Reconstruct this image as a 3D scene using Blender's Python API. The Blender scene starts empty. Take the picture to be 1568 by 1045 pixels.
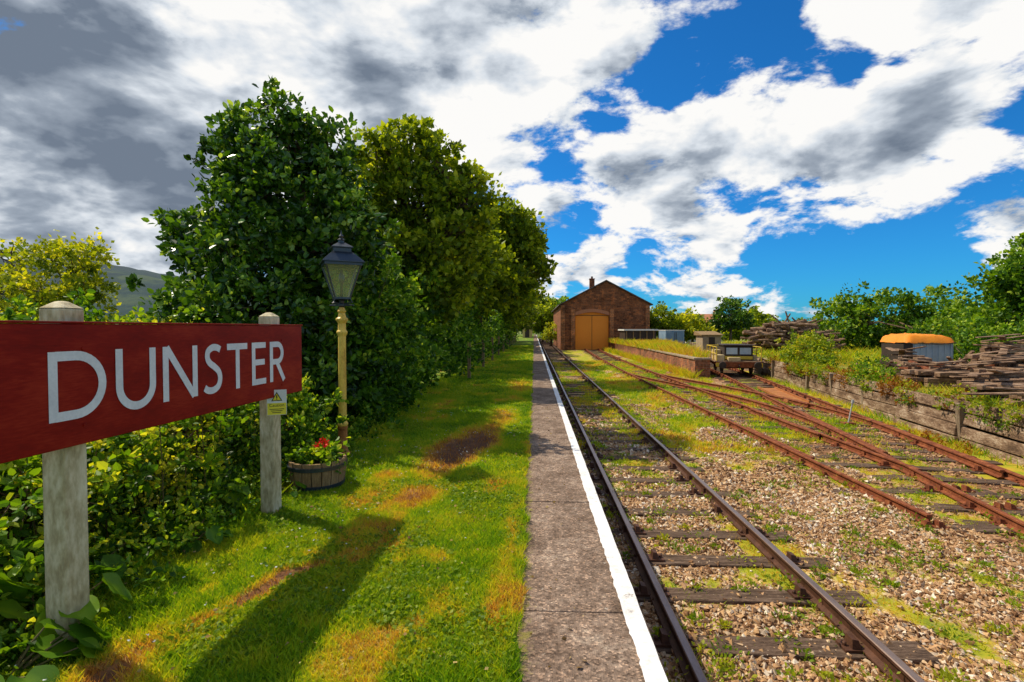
import bpy, math, numpy as np
from mathutils import Vector, Matrix
R = np.random.RandomState
scene = bpy.context.scene
scene.view_settings.view_transform = 'Standard'
scene.view_settings.look = 'None'
scene.view_settings.exposure = 0
COL = scene.collection

# ------------------------------------------------------------------ helpers
_T = R(7).rand(64, 256, 256)
def vnoise(x, y, seed=0):
    x = np.asarray(x, float); y = np.asarray(y, float)
    ix = np.floor(x).astype(int); iy = np.floor(y).astype(int)
    fx = x-ix; fy = y-iy
    fx = fx*fx*(3-2*fx); fy = fy*fy*(3-2*fy)
    t = _T[seed % 64]
    a = t[ix & 255, iy & 255]; b = t[(ix+1) & 255, iy & 255]
    c = t[ix & 255, (iy+1) & 255]; d = t[(ix+1) & 255, (iy+1) & 255]
    return (a*(1-fx)+b*fx)*(1-fy)+(c*(1-fx)+d*fx)*fy
def fbm(x, y, seed=0, o=4):
    s = 0; a = .5; n = 0
    for i in range(o):
        s = s+a*vnoise(x*2**i+i*17.3, y*2**i+i*9.1, seed+i); n += a; a *= .5
    return s/n

def obj_from(name, me, parent=None):
    o = bpy.data.objects.new(name, me)
    COL.objects.link(o)
    if parent is not None: o.parent = parent
    return o
def empty(name):
    o = bpy.data.objects.new(name, None); COL.objects.link(o); return o

def np_mesh(name, V, F, mat, parent=None, attrs=None, smooth=False):
    V = np.asarray(V, np.float32); F = np.asarray(F, np.int32)
    k = F.shape[1]
    me = bpy.data.meshes.new(name)
    me.vertices.add(len(V)); me.vertices.foreach_set('co', V.ravel())
    me.loops.add(F.size); me.loops.foreach_set('vertex_index', F.ravel())
    me.polygons.add(len(F))
    me.polygons.foreach_set('loop_start', np.arange(0, F.size, k, dtype=np.int32))
    me.polygons.foreach_set('loop_total', np.full(len(F), k, np.int32))
    me.polygons.foreach_set('use_smooth', np.full(len(F), smooth, bool))
    me.update(calc_edges=True)
    for n, a in (attrs or {}).items():
        at = me.attributes.new(n, 'FLOAT', 'POINT'); at.data.foreach_set('value', np.asarray(a, np.float32))
    me.materials.append(mat)
    return obj_from(name, me, parent)

class MB:
    def __init__(s): s.V = []; s.F = []; s.M = []
    def add(s, V, F, m=0):
        o = len(s.V); s.V += [tuple(v) for v in V]; s.F += [tuple(i+o for i in f) for f in F]; s.M += [m]*len(F); return s
    def box(s, x0, x1, y0, y1, z0, z1, m=0, M=None):
        V = [(x0,y0,z0),(x1,y0,z0),(x1,y1,z0),(x0,y1,z0),(x0,y0,z1),(x1,y0,z1),(x1,y1,z1),(x0,y1,z1)]
        if M is not None: V = [tuple(M @ Vector(v)) for v in V]
        return s.add(V, [(0,3,2,1),(4,5,6,7),(0,1,5,4),(1,2,6,5),(2,3,7,6),(3,0,4,7)], m)
    def tube(s, pts, rad, n=8, m=0, cap=True):
        V = []; F = []
        pts = [Vector(p) for p in pts]
        for i, p in enumerate(pts):
            t = (pts[min(i+1, len(pts)-1)]-pts[max(i-1, 0)]).normalized()
            a = t.orthogonal().normalized() if abs(t.z) < .9 else Vector((1, 0, 0)).cross(t).normalized()
            b = t.cross(a)
            for k in range(n):
                an = 2*math.pi*k/n
                V.append(p+(a*math.cos(an)+b*math.sin(an))*rad[i])
        for i in range(len(pts)-1):
            for k in range(n):
                F.append((i*n+k, i*n+(k+1) % n, (i+1)*n+(k+1) % n, (i+1)*n+k))
        if cap: F.append(tuple(range(n))[::-1]); F.append(tuple(range((len(pts)-1)*n, len(pts)*n)))
        return s.add(V, F, m)
    def lathe(s, c, prof, n=16, m=0, ang0=0):
        V = []; F = []
        for (r, z) in prof:
            for k in range(n):
                a = ang0+2*math.pi*k/n
                V.append((c[0]+r*math.cos(a), c[1]+r*math.sin(a), c[2]+z))
        for i in range(len(prof)-1):
            for k in range(n):
                F.append((i*n+k, i*n+(k+1) % n, (i+1)*n+(k+1) % n, (i+1)*n+k))
        F.append(tuple(range(n))[::-1]); F.append(tuple(range((len(prof)-1)*n, len(prof)*n)))
        return s.add(V, F, m)
    def obj(s, name, mats, parent=None, bevel=0, smooth=False):
        me = bpy.data.meshes.new(name); me.from_pydata(s.V, [], s.F)
        mats = mats if isinstance(mats, (list, tuple)) else [mats]
        for m in mats: me.materials.append(m)
        me.polygons.foreach_set('material_index', s.M)
        me.polygons.foreach_set('use_smooth', [smooth]*len(s.F))
        me.update()
        o = obj_from(name, me, parent)
        if bevel:
            b = o.modifiers.new('bev', 'BEVEL'); b.width = bevel; b.segments = 2; b.limit_method = 'ANGLE'
        return o

# ------------------------------------------------------------------ materials
def newmat(name):
    m = bpy.data.materials.new(name); m.use_nodes = True
    nt = m.node_tree; nt.nodes.clear()
    out = nt.nodes.new('ShaderNodeOutputMaterial'); p = nt.nodes.new('ShaderNodeBsdfPrincipled')
    nt.links.new(p.outputs[0], out.inputs[0])
    p.inputs['Specular IOR Level'].default_value = .25
    return m, nt, p, out
def ramp(nt, fac, stops, interp='LINEAR'):
    r = nt.nodes.new('ShaderNodeValToRGB'); e = r.color_ramp.elements; r.color_ramp.interpolation = interp
    e[0].position = stops[0][0]; e[0].color = stops[0][1]
    e[1].position = stops[-1][0]; e[1].color = stops[-1][1]
    for p, c in stops[1:-1]:
        n = e.new(p); n.color = c
    nt.links.new(fac, r.inputs[0]); return r.outputs[0]
def noise(nt, vec, scale, detail=6, rough=.6, dist=0, cap=4):
    n = nt.nodes.new('ShaderNodeTexNoise'); n.inputs['Scale'].default_value = scale
    n.inputs['Detail'].default_value = min(detail, cap); n.inputs['Roughness'].default_value = rough; n.inputs['Distortion'].default_value = dist
    if vec is not None: nt.links.new(vec, n.inputs['Vector'])
    return n.outputs['Fac']
def coords(nt, scale=(1, 1, 1)):
    t = nt.nodes.new('ShaderNodeTexCoord'); m = nt.nodes.new('ShaderNodeMapping')
    m.inputs['Scale'].default_value = scale
    nt.links.new(t.outputs['Object'], m.inputs[0]); return m.outputs[0]
def mixc(nt, fac, a, b, mode='MIX'):
    n = nt.nodes.new('ShaderNodeMix'); n.data_type = 'RGBA'; n.blend_type = mode
    for s, v in ((n.inputs[0], fac), (n.inputs[6], a), (n.inputs[7], b)):
        if hasattr(v, 'links'): nt.links.new(v, s)
        else: s.default_value = v
    return n.outputs[2]
def math_(nt, op, a, b=None, clamp=False):
    n = nt.nodes.new('ShaderNodeMath'); n.operation = op; n.use_clamp = clamp
    for i, v in enumerate((a, b)):
        if v is None: continue
        if hasattr(v, 'links'): nt.links.new(v, n.inputs[i])
        else: n.inputs[i].default_value = v
    return n.outputs[0]
def smooth_(nt, v, a, b, lo=0, hi=1):
    m = nt.nodes.new('ShaderNodeMapRange'); m.interpolation_type = 'SMOOTHSTEP'; nt.links.new(v, m.inputs[0])
    for i, q in enumerate((a, b, lo, hi)): m.inputs[i+1].default_value = q
    return m.outputs[0]
def bump(nt, h, p, strength=.5, dist=.01):
    b = nt.nodes.new('ShaderNodeBump'); b.inputs['Strength'].default_value = strength; b.inputs['Distance'].default_value = dist
    nt.links.new(h, b.inputs['Height']); nt.links.new(b.outputs[0], p.inputs['Normal'])
def mat_noise(name, stops, scale=5, rough=.8, bstr=.4, bdist=.01, vs=(1, 1, 1), metal=0, fine=60, spec=.25):
    m, nt, p, out = newmat(name)
    c = coords(nt, vs)
    f = noise(nt, c, scale, 5, .65); g = noise(nt, c, fine, 3, .6)
    mix = math_(nt, 'ADD', math_(nt, 'MULTIPLY', f, .6), math_(nt, 'MULTIPLY', g, .4))
    col = ramp(nt, mix, stops); nt.links.new(col, p.inputs['Base Color'])
    p.inputs['Roughness'].default_value = rough; p.inputs['Metallic'].default_value = metal
    p.inputs['Specular IOR Level'].default_value = spec
    if bstr: bump(nt, mix, p, bstr, bdist)
    return m
def C(r, g, b): return (r, g, b, 1)
def leafmat(name, cols, rough=.45, trans=.35, spec=.3, tcol=None):
    m, nt, p, out = newmat(name)
    a = nt.nodes.new('ShaderNodeAttribute'); a.attribute_name = 'rnd'
    n = len(cols)
    col = ramp(nt, a.outputs['Fac'], [(i/(n-1), c) for i, c in enumerate(cols)])
    nt.links.new(col, p.inputs['Base Color']); p.inputs['Roughness'].default_value = rough
    p.inputs['Specular IOR Level'].default_value = spec
    t = nt.nodes.new('ShaderNodeBsdfTranslucent')
    tc = mixc(nt, 1.0, col, tcol or C(1.9, 1.7, .5), 'MULTIPLY'); nt.links.new(tc, t.inputs[0])
    mx = nt.nodes.new('ShaderNodeMixShader'); mx.inputs[0].default_value = trans
    nt.links.new(p.outputs[0], mx.inputs[1]); nt.links.new(t.outputs[0], mx.inputs[2]); nt.links.new(mx.outputs[0], out.inputs[0])
    return m

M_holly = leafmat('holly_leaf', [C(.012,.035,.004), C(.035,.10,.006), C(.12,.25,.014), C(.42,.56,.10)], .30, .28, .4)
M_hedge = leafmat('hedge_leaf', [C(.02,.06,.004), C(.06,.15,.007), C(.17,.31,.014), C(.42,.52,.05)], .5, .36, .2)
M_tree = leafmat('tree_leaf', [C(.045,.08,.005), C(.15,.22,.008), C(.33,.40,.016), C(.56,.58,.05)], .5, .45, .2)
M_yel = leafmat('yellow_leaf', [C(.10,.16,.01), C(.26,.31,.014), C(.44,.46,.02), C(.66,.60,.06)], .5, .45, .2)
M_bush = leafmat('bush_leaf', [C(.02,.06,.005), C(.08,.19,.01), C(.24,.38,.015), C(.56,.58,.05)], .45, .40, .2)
M_weed = leafmat('weed_leaf', [C(.08,.16,.01), C(.19,.29,.015), C(.34,.38,.02), C(.50,.40,.05)], .5, .4, .2)
M_rustweed = leafmat('russet_leaf', [C(.12,.05,.01), C(.28,.10,.015), C(.38,.18,.02), C(.25,.24,.03)], .6, .3, .2)
M_grass = leafmat('grass_blade', [C(.05,.14,.005), C(.15,.30,.009), C(.33,.43,.013), C(.52,.46,.03), C(.54,.32,.06), C(.28,.12,.04)], .5, .4, .2)
M_far = leafmat('far_leaf', [C(.035,.08,.01), C(.07,.14,.018), C(.15,.22,.025), C(.22,.28,.04)], .6, .3, .15)
M_bark = mat_noise('bark', [(.3, C(.045,.03,.015)), (.7, C(.20,.13,.07))], 6, .9, .8, .02, (1,1,.3))
M_twig = mat_noise('twig', [(.3, C(.08,.06,.02)), (.7, C(.2,.16,.06))], 8, .9, .3)

# ------------------------------------------------------------------ foliage
def unit(v): return v/np.maximum(np.linalg.norm(v, axis=1, keepdims=True), 1e-6)
def leaf_geo(P, T, L, W, rs, fine=False):
    n = len(P); T = unit(T)
    S = unit(np.cross(T, rs.normal(size=(n, 3)))); N = np.cross(T, S)
    L = L[:, None]; w = L*W
    if fine:
        V = np.stack([P, P+T*L*.3+S*w*.9+N*w*.3, P+T*L*.7+S*w*.75+N*w*.25, P+T*L, P+T*L*.7-S*w*.75+N*w*.25, P+T*L*.3-S*w*.9+N*w*.3], 1).reshape(-1, 3)
        i = np.arange(n)[:, None]*6
        F = np.concatenate([i+[0,1,2,3], i+[0,3,4,5]], 0); return V, F, 6
    V = np.stack([P, P+T*L*.45+S*w, P+T*L-N*w*.3, P+T*L*.45-S*w], 1).reshape(-1, 3)
    return V, np.arange(n*4).reshape(-1, 4), 4
def clump_cloud(blobs, ncl, npl, cr, leaf, seed, W=.38, fine=False, inner=.45, flat=.75, zmin=0.0, spiky=.12):
    rs = R(seed); B = np.array(blobs, float)
    area = (B[:, 3]*B[:, 4]*B[:, 5])**(2/3); idx = rs.choice(len(B), ncl, p=area/area.sum()); b = B[idx]
    D = unit(rs.normal(size=(ncl, 3)))
    rad = inner+(1.02-inner)*rs.rand(ncl)**.5
    rad = rad*(1+.25*np.sin(D[:, 0]*7+b[:, 0]*3)*np.cos(D[:, 2]*6+b[:, 1]*5))
    sp = rs.rand(ncl) < spiky; rad = np.where(sp, rad*(1.1+.34*rs.rand(ncl)), rad)
    Cc = b[:, :3]+D*b[:, 3:6]*rad[:, None]
    ok = Cc[:, 2] > zmin; Cc = Cc[ok]; D = D[ok]; sp = sp[ok]
    crs = cr*(.4+1.0*rs.rand(len(Cc))); crs = np.where(sp, crs*.6, crs)
    toplit_tone = np.clip(rs.normal(.38, .27, len(Cc))+.22*D[:, 2], 0, 1)  # random clump tone, with light from above put in as paler upward-facing clumps
    n = len(Cc)*npl; k = np.repeat(np.arange(len(Cc)), npl)
    off = rs.normal(size=(n, 3))*crs[k][:, None]*[.6, .6, .6*flat]
    stretch = (rs.rand(len(Cc))**3*2.2)[k]
    ax = unit(D+rs.normal(size=D.shape)*.5+[0,0,.3])
    off += ax[k]*crs[k][:, None]*(rs.rand(n)*stretch)[:, None]
    P = Cc[k]+off
    T = unit(off)*.7+rs.normal(size=(n, 3))*.6+[0, 0, .1]
    L = leaf*(.5+1.0*rs.rand(n))
    V, F, q = leaf_geo(P, T, L, W, rs, fine)
    rnd = np.clip(toplit_tone[k]*.62+rs.rand(n)**2*.65-.08, 0, 1)
    return V, F, np.repeat(rnd, q), Cc
def tree(name, base, trunk_r, fork_z, blobs, ncl, npl, cr, leaf, mat, seed, fine=False, inner=.45, zmin=.05, trunk=True, W=.38, sub=5, spiky=.12):
    e = empty(name)
    V, F, rnd, Cc = clump_cloud(blobs, ncl, npl, cr, leaf, seed, W, fine, inner, zmin=zmin, spiky=spiky)
    np_mesh('foliage', V, F, mat, e, {'rnd': rnd})
    if trunk:
        rs = R(seed+1); mb = MB(); bx, by, bz = base
        fork = Vector((bx+.1, by, fork_z))
        mb.tube([(bx, by, bz-.1), (bx, by, bz+.25), (bx+.05, by, (bz+fork_z)/2), fork], [trunk_r*1.5, trunk_r*1.1, trunk_r*.95, trunk_r*.8], 10)
        for b in blobs:
            c = Vector(b[:3])
            if c.z < fork_z*.7: continue
            mid = fork.lerp(c, .5)+Vector((rs.normal()*.15, rs.normal()*.15, .1+rs.rand()*.2))
            mb.tube([fork-Vector((0,0,.15)), mid, c], [trunk_r*.6, trunk_r*.42, trunk_r*.22], 7)
            d = np.linalg.norm((Cc-np.array(b[:3]))/np.array(b[3:6]), axis=1)
            near = np.where(d < 1.3)[0]
            for j in (rs.choice(near, min(sub*3, len(near)), replace=False) if len(near) else []):
                q = Vector(Cc[j]); s = mid.lerp(c, rs.rand())
                mb.tube([s, s.lerp(q, .5)+Vector((0, 0, .08)), q], [trunk_r*.2, trunk_r*.12, trunk_r*.04], 5)
        mb.obj('trunk_and_limbs', M_bark, e, smooth=True)
    return e

# ------------------------------------------------------------------ camera, sun, world
cam = bpy.data.cameras.new('camera'); cam.lens = 18; cam.sensor_width = 36; cam.clip_end = 8000; cam.clip_start = .05
co = bpy.data.objects.new('camera', cam); COL.objects.link(co); scene.camera = co
co.location = (0, 0, 1.6); co.rotation_euler = (math.radians(90-1.42), 0, math.radians(2.48))

SD = Vector((-.70, .36, 1)).normalized()
sun = bpy.data.lights.new('sun', 'SUN'); sun.energy = 5.0; sun.angle = math.radians(.5); sun.color = (1, .90, .72)
so = bpy.data.objects.new('sun', sun); COL.objects.link(so); so.rotation_euler = (-SD).to_track_quat('-Z', 'Y').to_euler()
so.location = (-20, 10, 30)

w = bpy.data.worlds.new('World'); scene.world = w; w.use_nodes = True
nt = w.node_tree; nt.nodes.clear()
wo = nt.nodes.new('ShaderNodeOutputWorld'); bg = nt.nodes.new('ShaderNodeBackground'); bg.inputs[1].default_value = .1
nt.links.new(bg.outputs[0], wo.inputs[0])
sky = nt.nodes.new('ShaderNodeTexSky'); sky.sky_type = 'NISHITA'; sky.sun_disc = False
sky.sun_elevation = math.asin(SD.z); sky.sun_rotation = math.atan2(SD.x, SD.y); sky.air_density = 1.0; sky.dust_density = .3; sky.ozone_density = 3
skyc = mixc(nt, 1.0, sky.outputs[0], C(.12, .74, 1.30), 'MULTIPLY')
tc = nt.nodes.new('ShaderNodeTexCoord'); d = tc.outputs['Generated']
sep = nt.nodes.new('ShaderNodeSeparateXYZ'); nt.links.new(d, sep.inputs[0])
z = math_(nt, 'MAXIMUM', sep.outputs[2], 0.0); den = math_(nt, 'ADD', z, .48)
cmb = nt.nodes.new('ShaderNodeCombineXYZ')
nt.links.new(math_(nt, 'DIVIDE', sep.outputs[0], den), cmb.inputs[0]); nt.links.new(math_(nt, 'DIVIDE', sep.outputs[1], den), cmb.inputs[1])
nt.links.new(math_(nt, 'MULTIPLY', z, 1.6), cmb.inputs[2])
def shifted(off):
    v = nt.nodes.new('ShaderNodeVectorMath'); v.operation = 'ADD'; nt.links.new(cmb.outputs[0], v.inputs[0]); v.inputs[1].default_value = off; return v.outputs[0]
OFF = (5.3, 2.9, 1.0)
n1 = noise(nt, shifted(OFF), 4.2, 9, .60, .15, cap=8)
n2 = noise(nt, shifted((OFF[0]-.05, OFF[1]+.02, OFF[2]+.075)), 4.2, 5, .5, .15, cap=4)
def blob(a, e, r, wt):
    v = Vector((a, 1, e)).normalized()
    n = nt.nodes.new('ShaderNodeVectorMath'); n.operation = 'DISTANCE'; nt.links.new(d, n.inputs[0]); n.inputs[1].default_value = v
    return smooth_(nt, n.outputs['Value'], r, 0, 0, wt)
blobs = [(-.9,.45,.8,.26), (-.35,.55,.5,.22), (-.05,.56,.24,.14), (.24,.27,.16,.24), (.42,.335,.18,.22), (.62,.34,.19,.19), (.88,.50,.30,.20),(.72,.64,.16,.14),
         (.17,.57,.13,.14), (.36,.150,.07,.26), (.13,.14,.10,.20), (.05,.24,.06,.12), (.92,.19,.09,.20), (-.9,.12,.35,.16), (.62,.25,.10,.12),
         (.05,.33,.08,-.16), (.13,.40,.06,-.16), (.24,.48,.075,-.22), (.42,.58,.11,-.26), (.60,.475,.045,-.20), (.68,.49,.04,-.18), (.93,.41,.07,-.18),
         (.55,.12,.18,-.22), (.76,.16,.15,-.20), (.95,.08,.15,-.08), (.3,.07,.10,-.08)]
acc = None
for b in blobs:
    o = blob(*b); acc = o if acc is None else math_(nt, 'ADD', acc, o)
dens = math_(nt, 'ADD', math_(nt, 'ADD', math_(nt, 'MULTIPLY', n1, 1.4), -.182), acc)
alpha = smooth_(nt, dens, .50, .625)
lit = math_(nt, 'ADD', math_(nt, 'MULTIPLY', math_(nt, 'SUBTRACT', n1, n2), 3.4), .84)
thick = math_(nt, 'MAXIMUM', math_(nt, 'MULTIPLY', math_(nt, 'SUBTRACT', dens, .70), 1.1), 0.0)
lit = math_(nt, 'SUBTRACT', lit, thick)
lit = math_(nt, 'SUBTRACT', lit, math_(nt, 'ADD', blob(-1.0, .30, .52, .46), blob(-.25, .52, .30, .14)))
cc = ramp(nt, lit, [(0, C(.17,.215,.29)), (.35, C(.35,.41,.50)), (.65, C(.72,.78,.86)), (.88, C(1,1,1))])
cs = mixc(nt, 1.0, cc, C(9.8, 9.7, 9.5), 'MULTIPLY')
nt.links.new(mixc(nt, alpha, skyc, cs), bg.inputs[0])

# ------------------------------------------------------------------ ground sheet
m, nt, p, out = newmat('field_ground'); c = coords(nt)
f = noise(nt, c, .03, 8, .6); g = noise(nt, c, 2.5, 8, .7)
col = mixc(nt, .5, ramp(nt, f, [(.35, C(.07,.13,.02)), (.5, C(.15,.2,.03)), (.65, C(.25,.24,.06))]), ramp(nt, g, [(.3, C(.05,.09,.015)), (.7, C(.22,.24,.05))]))
nt.links.new(col, p.inputs['Base Color']); p.inputs['Roughness'].default_value = .95; M_field = m
mb = MB(); xs = [(-4000,-.04), (-200,-.04), (-30,-.04), (.4,-.04), (.42,-1.12), (30,-1.12), (200,-1.0), (4000,-1.0)]; ys = [-60, 0, 60, 300, 1500, 5000]
V = [(x, y, z) for y in ys for x, z in xs]; n = len(xs)
F = [(j*n+i, j*n+i+1, (j+1)*n+i+1, (j+1)*n+i) for j in range(len(ys)-1) for i in range(n-1)]
mb.add(V, F).obj('ground', M_field)

# hills
A = [-1.6,-1.2,-.9,-.75,-.6,-.4,-.2,-.05,.02,.1,.3,.6,1.6]; H = [225,215,210,172,140,80,50,50,60,34,12,8,8]
aa = np.linspace(-1.6, 1.6, 220); V = []
for r, (Y, k) in enumerate([(900,0),(1050,.3),(1250,.72),(1500,1.0),(1800,.9),(2300,0)]):
    h = np.interp(aa, A, H)*k*(1+.12*(fbm(aa*14, aa*0+r, 3)-.5)) + k*10*(fbm(aa*60, aa*0+r*3, 5)-.5)
    V.append(np.stack([aa*Y, aa*0+Y, h-1.2], 1))
V = np.concatenate(V); n = 220
F = [(j*n+i, j*n+i+1, (j+1)*n+i+1, (j+1)*n+i) for j in range(5) for i in range(n-1)]
m, nt, p, out = newmat('hill_woods_hazed'); c = coords(nt)
f = noise(nt, c, .006, 6, .6); g = noise(nt, c, .05, 8, .7)
col = mixc(nt, .5, ramp(nt, f, [(.4, C(.012,.035,.05)), (.55, C(.02,.055,.05)), (.62, C(.08,.12,.05))]), ramp(nt, g, [(.3, C(.006,.02,.035)), (.7, C(.03,.06,.06))]))  # bluish distance haze is put into the woods' base colour
nt.links.new(col, p.inputs['Base Color']); p.inputs['Roughness'].default_value = 1
np_mesh('hills', V, F, m, smooth=True)

# ------------------------------------------------------------------ lawn
def ell(x, y, cx, cy, rx, ry, ang):
    c, s = math.cos(ang), math.sin(ang); dx, dy = x-cx, y-cy
    u = (dx*c+dy*s)/rx; v = (-dx*s+dy*c)/ry
    return np.clip(1.25-np.sqrt(u*u+v*v), 0, 1)
def lawn_dry(x, y):
    n = fbm(x*2.6, y*2.0, 11); n2 = fbm(x*9, y*9, 14); n3 = fbm(x*4, y*4, 17); n4 = fbm(x*22, y*22, 19)
    dry = np.clip((n-.575)*2.8, 0, .5)
    xx = x+.25*(n3-.5); yy = y+.8*(n-.5)
    d = np.maximum.reduce([ell(xx,yy,-.92,6.8,.38,1.5,-.15)*1.35, ell(xx,yy,-1.60,3.02,.12,.62,-.38)*1.25, ell(xx,yy,-1.15,4.75,.34,.45,0)*.74, ell(xx,yy,-.55,9.3,.3,1.0,0)*.7,
                           ell(xx,yy,-.4,14,.4,2.0,0)*.5, ell(xx,yy,-1.95,2.2,.22,.22,0)*.9, ell(xx,yy,-.16,3.4,.07,1.6,0)*.5])
    d = d*(.1+1.0*n2+.8*n4)
    return np.clip(np.maximum(dry*(.4+1.2*n4), d), 0, 1)
def lawn_h(x, y): return .035*fbm(x*1.3, y*1.3, 21)+.012*fbm(x*8, y*8, 22)-.012
xs = np.arange(-3.9, -.03, .05); ys = np.concatenate([np.arange(.6, 14, .05), np.arange(14, 130, .5)])
X, Y = np.meshgrid(xs, ys); dry = lawn_dry(X, Y)
Z = lawn_h(X, Y) - .02*np.clip(dry-.5, 0, 1); Z = np.where(X > -.14, -.012+Z*.3, Z)
V = np.stack([X, Y, Z], -1).reshape(-1, 3); nx = len(xs)
idx = np.arange(len(V)).reshape(len(ys), nx)
F = np.stack([idx[:-1,:-1], idx[:-1,1:], idx[1:,1:], idx[1:,:-1]], -1).reshape(-1, 4)
m, nt, p, out = newmat('lawn_soil'); c = coords(nt)
a = nt.nodes.new('ShaderNodeAttribute'); a.attribute_name = 'dry'
g = noise(nt, c, 28, 8, .7)
s = math_(nt, 'ADD', a.outputs['Fac'], math_(nt, 'MULTIPLY', math_(nt, 'SUBTRACT', g, .5), .5))
col = ramp(nt, s, [(.0, C(.10,.20,.008)), (.3, C(.24,.30,.015)), (.5, C(.42,.32,.05)), (.72, C(.30,.14,.05)), (.95, C(.15,.065,.03))])
col = mixc(nt, .6, col, ramp(nt, g, [(.3, C(.35,.35,.35)), (.7, C(1.35,1.3,1.2))]), 'MULTIPLY')
nt.links.new(col, p.inputs['Base Color']); p.inputs['Roughness'].default_value = .95; bump(nt, g, p, .9, .025)
np_mesh('lawn', V, F, m, attrs={'dry': dry.ravel()}, smooth=True)

def blades(n, xf, yf, hgt, wid, seed, dryf, zf, keep=None, name='grass'):
    rs = R(seed); x = xf(rs, n); y = yf(rs, n)
    if keep is not None:
        k = rs.rand(n) < keep(x, y); x = x[k]; y = y[k]; n = len(x)
    an = rs.rand(n)*6.283; h = hgt*(.5+rs.rand(n))*(.45+1.1*fbm(x*3, y*3, 35)); wv = wid*(.6+.8*rs.rand(n))
    lean = .2+.9*rs.rand(n); la = rs.rand(n)*6.283
    z = zf(x, y); P = np.stack([x, y, z], 1)
    S = np.stack([np.cos(an), np.sin(an), an*0], 1)*wv[:, None]
    T = np.stack([np.cos(la)*lean*h, np.sin(la)*lean*h, h], 1)
    V = np.stack([P-S, P+S, P+T*.55*[1,1,1.15]+S*.7, P+T], 1)
    dr = dryf(x, y)
    rnd = np.clip(.34*rs.rand(n)+.12+.55*(fbm(x*1.7, y*1.7, 33)-.5)+.3*(fbm(x*9, y*9, 36)-.5)+dr*.8, 0, 1)
    return V.reshape(-1, 3), np.repeat(rnd, 4)
sets = []
kp = lambda x, y: np.clip(1.05-1.35*np.clip(lawn_dry(x, y)-.3, 0, 1)*1.3, .05, 1)*(x < -.09+.06*(fbm(y*5+0*x, x*0, 40)-.3)*2)
sets.append(blades(210000, lambda r,n: -2.9+2.87*r.rand(n), lambda r,n: 1.3+4.2*r.rand(n)**1.1, .034, .0030, 1, lawn_dry, lawn_h, kp))
sets.append(blades(100000, lambda r,n: -2.9+2.87*r.rand(n), lambda r,n: 5.5+6.5*r.rand(n), .040, .0055, 2, lawn_dry, lawn_h, kp))
sets.append(blades(60000, lambda r,n: -2.9+2.87*r.rand(n), lambda r,n: 12+35*r.rand(n)**1.5, .05, .013, 3, lawn_dry, lawn_h, kp))
sets.append(blades(14000, lambda r,n: -2.9+.55*r.rand(n), lambda r,n: 2.0+14*r.rand(n)**1.2, .10, .004, 4, lambda x,y: 0*x+.1, lawn_h, lambda x,y: np.clip((fbm(x*2,y*2,46)-.4)*6,0,1)))
V = np.concatenate([s[0] for s in sets]); rn = np.concatenate([s[1] for s in sets])
np_mesh('grass', V, np.arange(len(V)).reshape(-1, 4), M_grass, attrs={'rnd': rn})
rs = R(5); n = 60000; x = -2.9+2.8*rs.rand(n); y = 1.4+7*rs.rand(n)**1.3
k = (fbm(x*2.0, y*2.0, 44) > .46+.12*rs.rand(n)) & (lawn_dry(x, y) < .45); x = x[k]; y = y[k]; n = len(x)
P = np.stack([x, y, lawn_h(x, y)+.016+.014*rs.rand(n)], 1); T = rs.normal(size=(n, 3))*[1,1,.25]
V, F, q = leaf_geo(P, T, .018+.018*rs.rand(n), .42, rs)
np_mesh('clover', V, F, M_weed, attrs={'rnd': np.repeat(rs.rand(n)*.6, q)})
rs = R(16); n = 500; x = -2.6+2.4*rs.rand(n); y = 1.8+8*rs.rand(n); k = fbm(x*1.3, y*1.3, 47) > .5; x = x[k]; y = y[k]; n = len(x)
P = np.repeat(np.stack([x, y, lawn_h(x, y)+.045], 1), 6, 0); V, F, q = leaf_geo(P, rs.normal(size=(n*6, 3))*[1,1,.15], np.full(n*6, .009), .4, rs)
M_daisy = mat_noise('daisy_petal', [(.3, C(.7,.7,.66)), (.7, C(.85,.85,.8))], 5, .6, 0)
np_mesh('daisies', V, F, M_daisy)
rs = R(6); n = 900; x = -2.6+3.0*rs.rand(n); y = 1.6+9*rs.rand(n)
P = np.stack([x, y, np.where(x > -.1, .014, .05)+0*x], 1); V, F, q = leaf_geo(P, rs.normal(size=(n, 3))*[1,1,.12], .010+.03*rs.rand(n)**2, .35, rs)
np_mesh('leaf_litter', V, F, leafmat('dry_leaf', [C(.10,.05,.02), C(.35,.22,.07), C(.5,.38,.16)], .7, .1, .1), attrs={'rnd': np.repeat(rs.rand(n), q)})

# ------------------------------------------------------------------ platform
m, nt, p, out = newmat('platform_concrete'); c = coords(nt)
f = noise(nt, c, 2.2, 5, .65); g = noise(nt, c, 16, 5, .7)
vo = nt.nodes.new('ShaderNodeTexVoronoi'); vo.inputs['Scale'].default_value = 85; nt.links.new(c, vo.inputs[0])
sv = nt.nodes.new('ShaderNodeSeparateColor'); nt.links.new(vo.outputs['Color'], sv.inputs[0])
col = ramp(nt, math_(nt, 'ADD', math_(nt, 'MULTIPLY', f, .55), math_(nt, 'MULTIPLY', g, .45)), [(.32, C(.075,.046,.028)), (.45, C(.17,.115,.08)), (.55, C(.26,.185,.135)), (.68, C(.42,.33,.25))])
col = mixc(nt, .8, col, ramp(nt, sv.outputs[0], [(0, C(.3,.27,.24)), (.3, C(.8,.8,.8)), (.8, C(1.15,1.12,1.08)), (1, C(2.3,2.15,2.0))]), 'MULTIPLY')
sx_ = nt.nodes.new('ShaderNodeSeparateXYZ'); nt.links.new(c, sx_.inputs[0])
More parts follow.
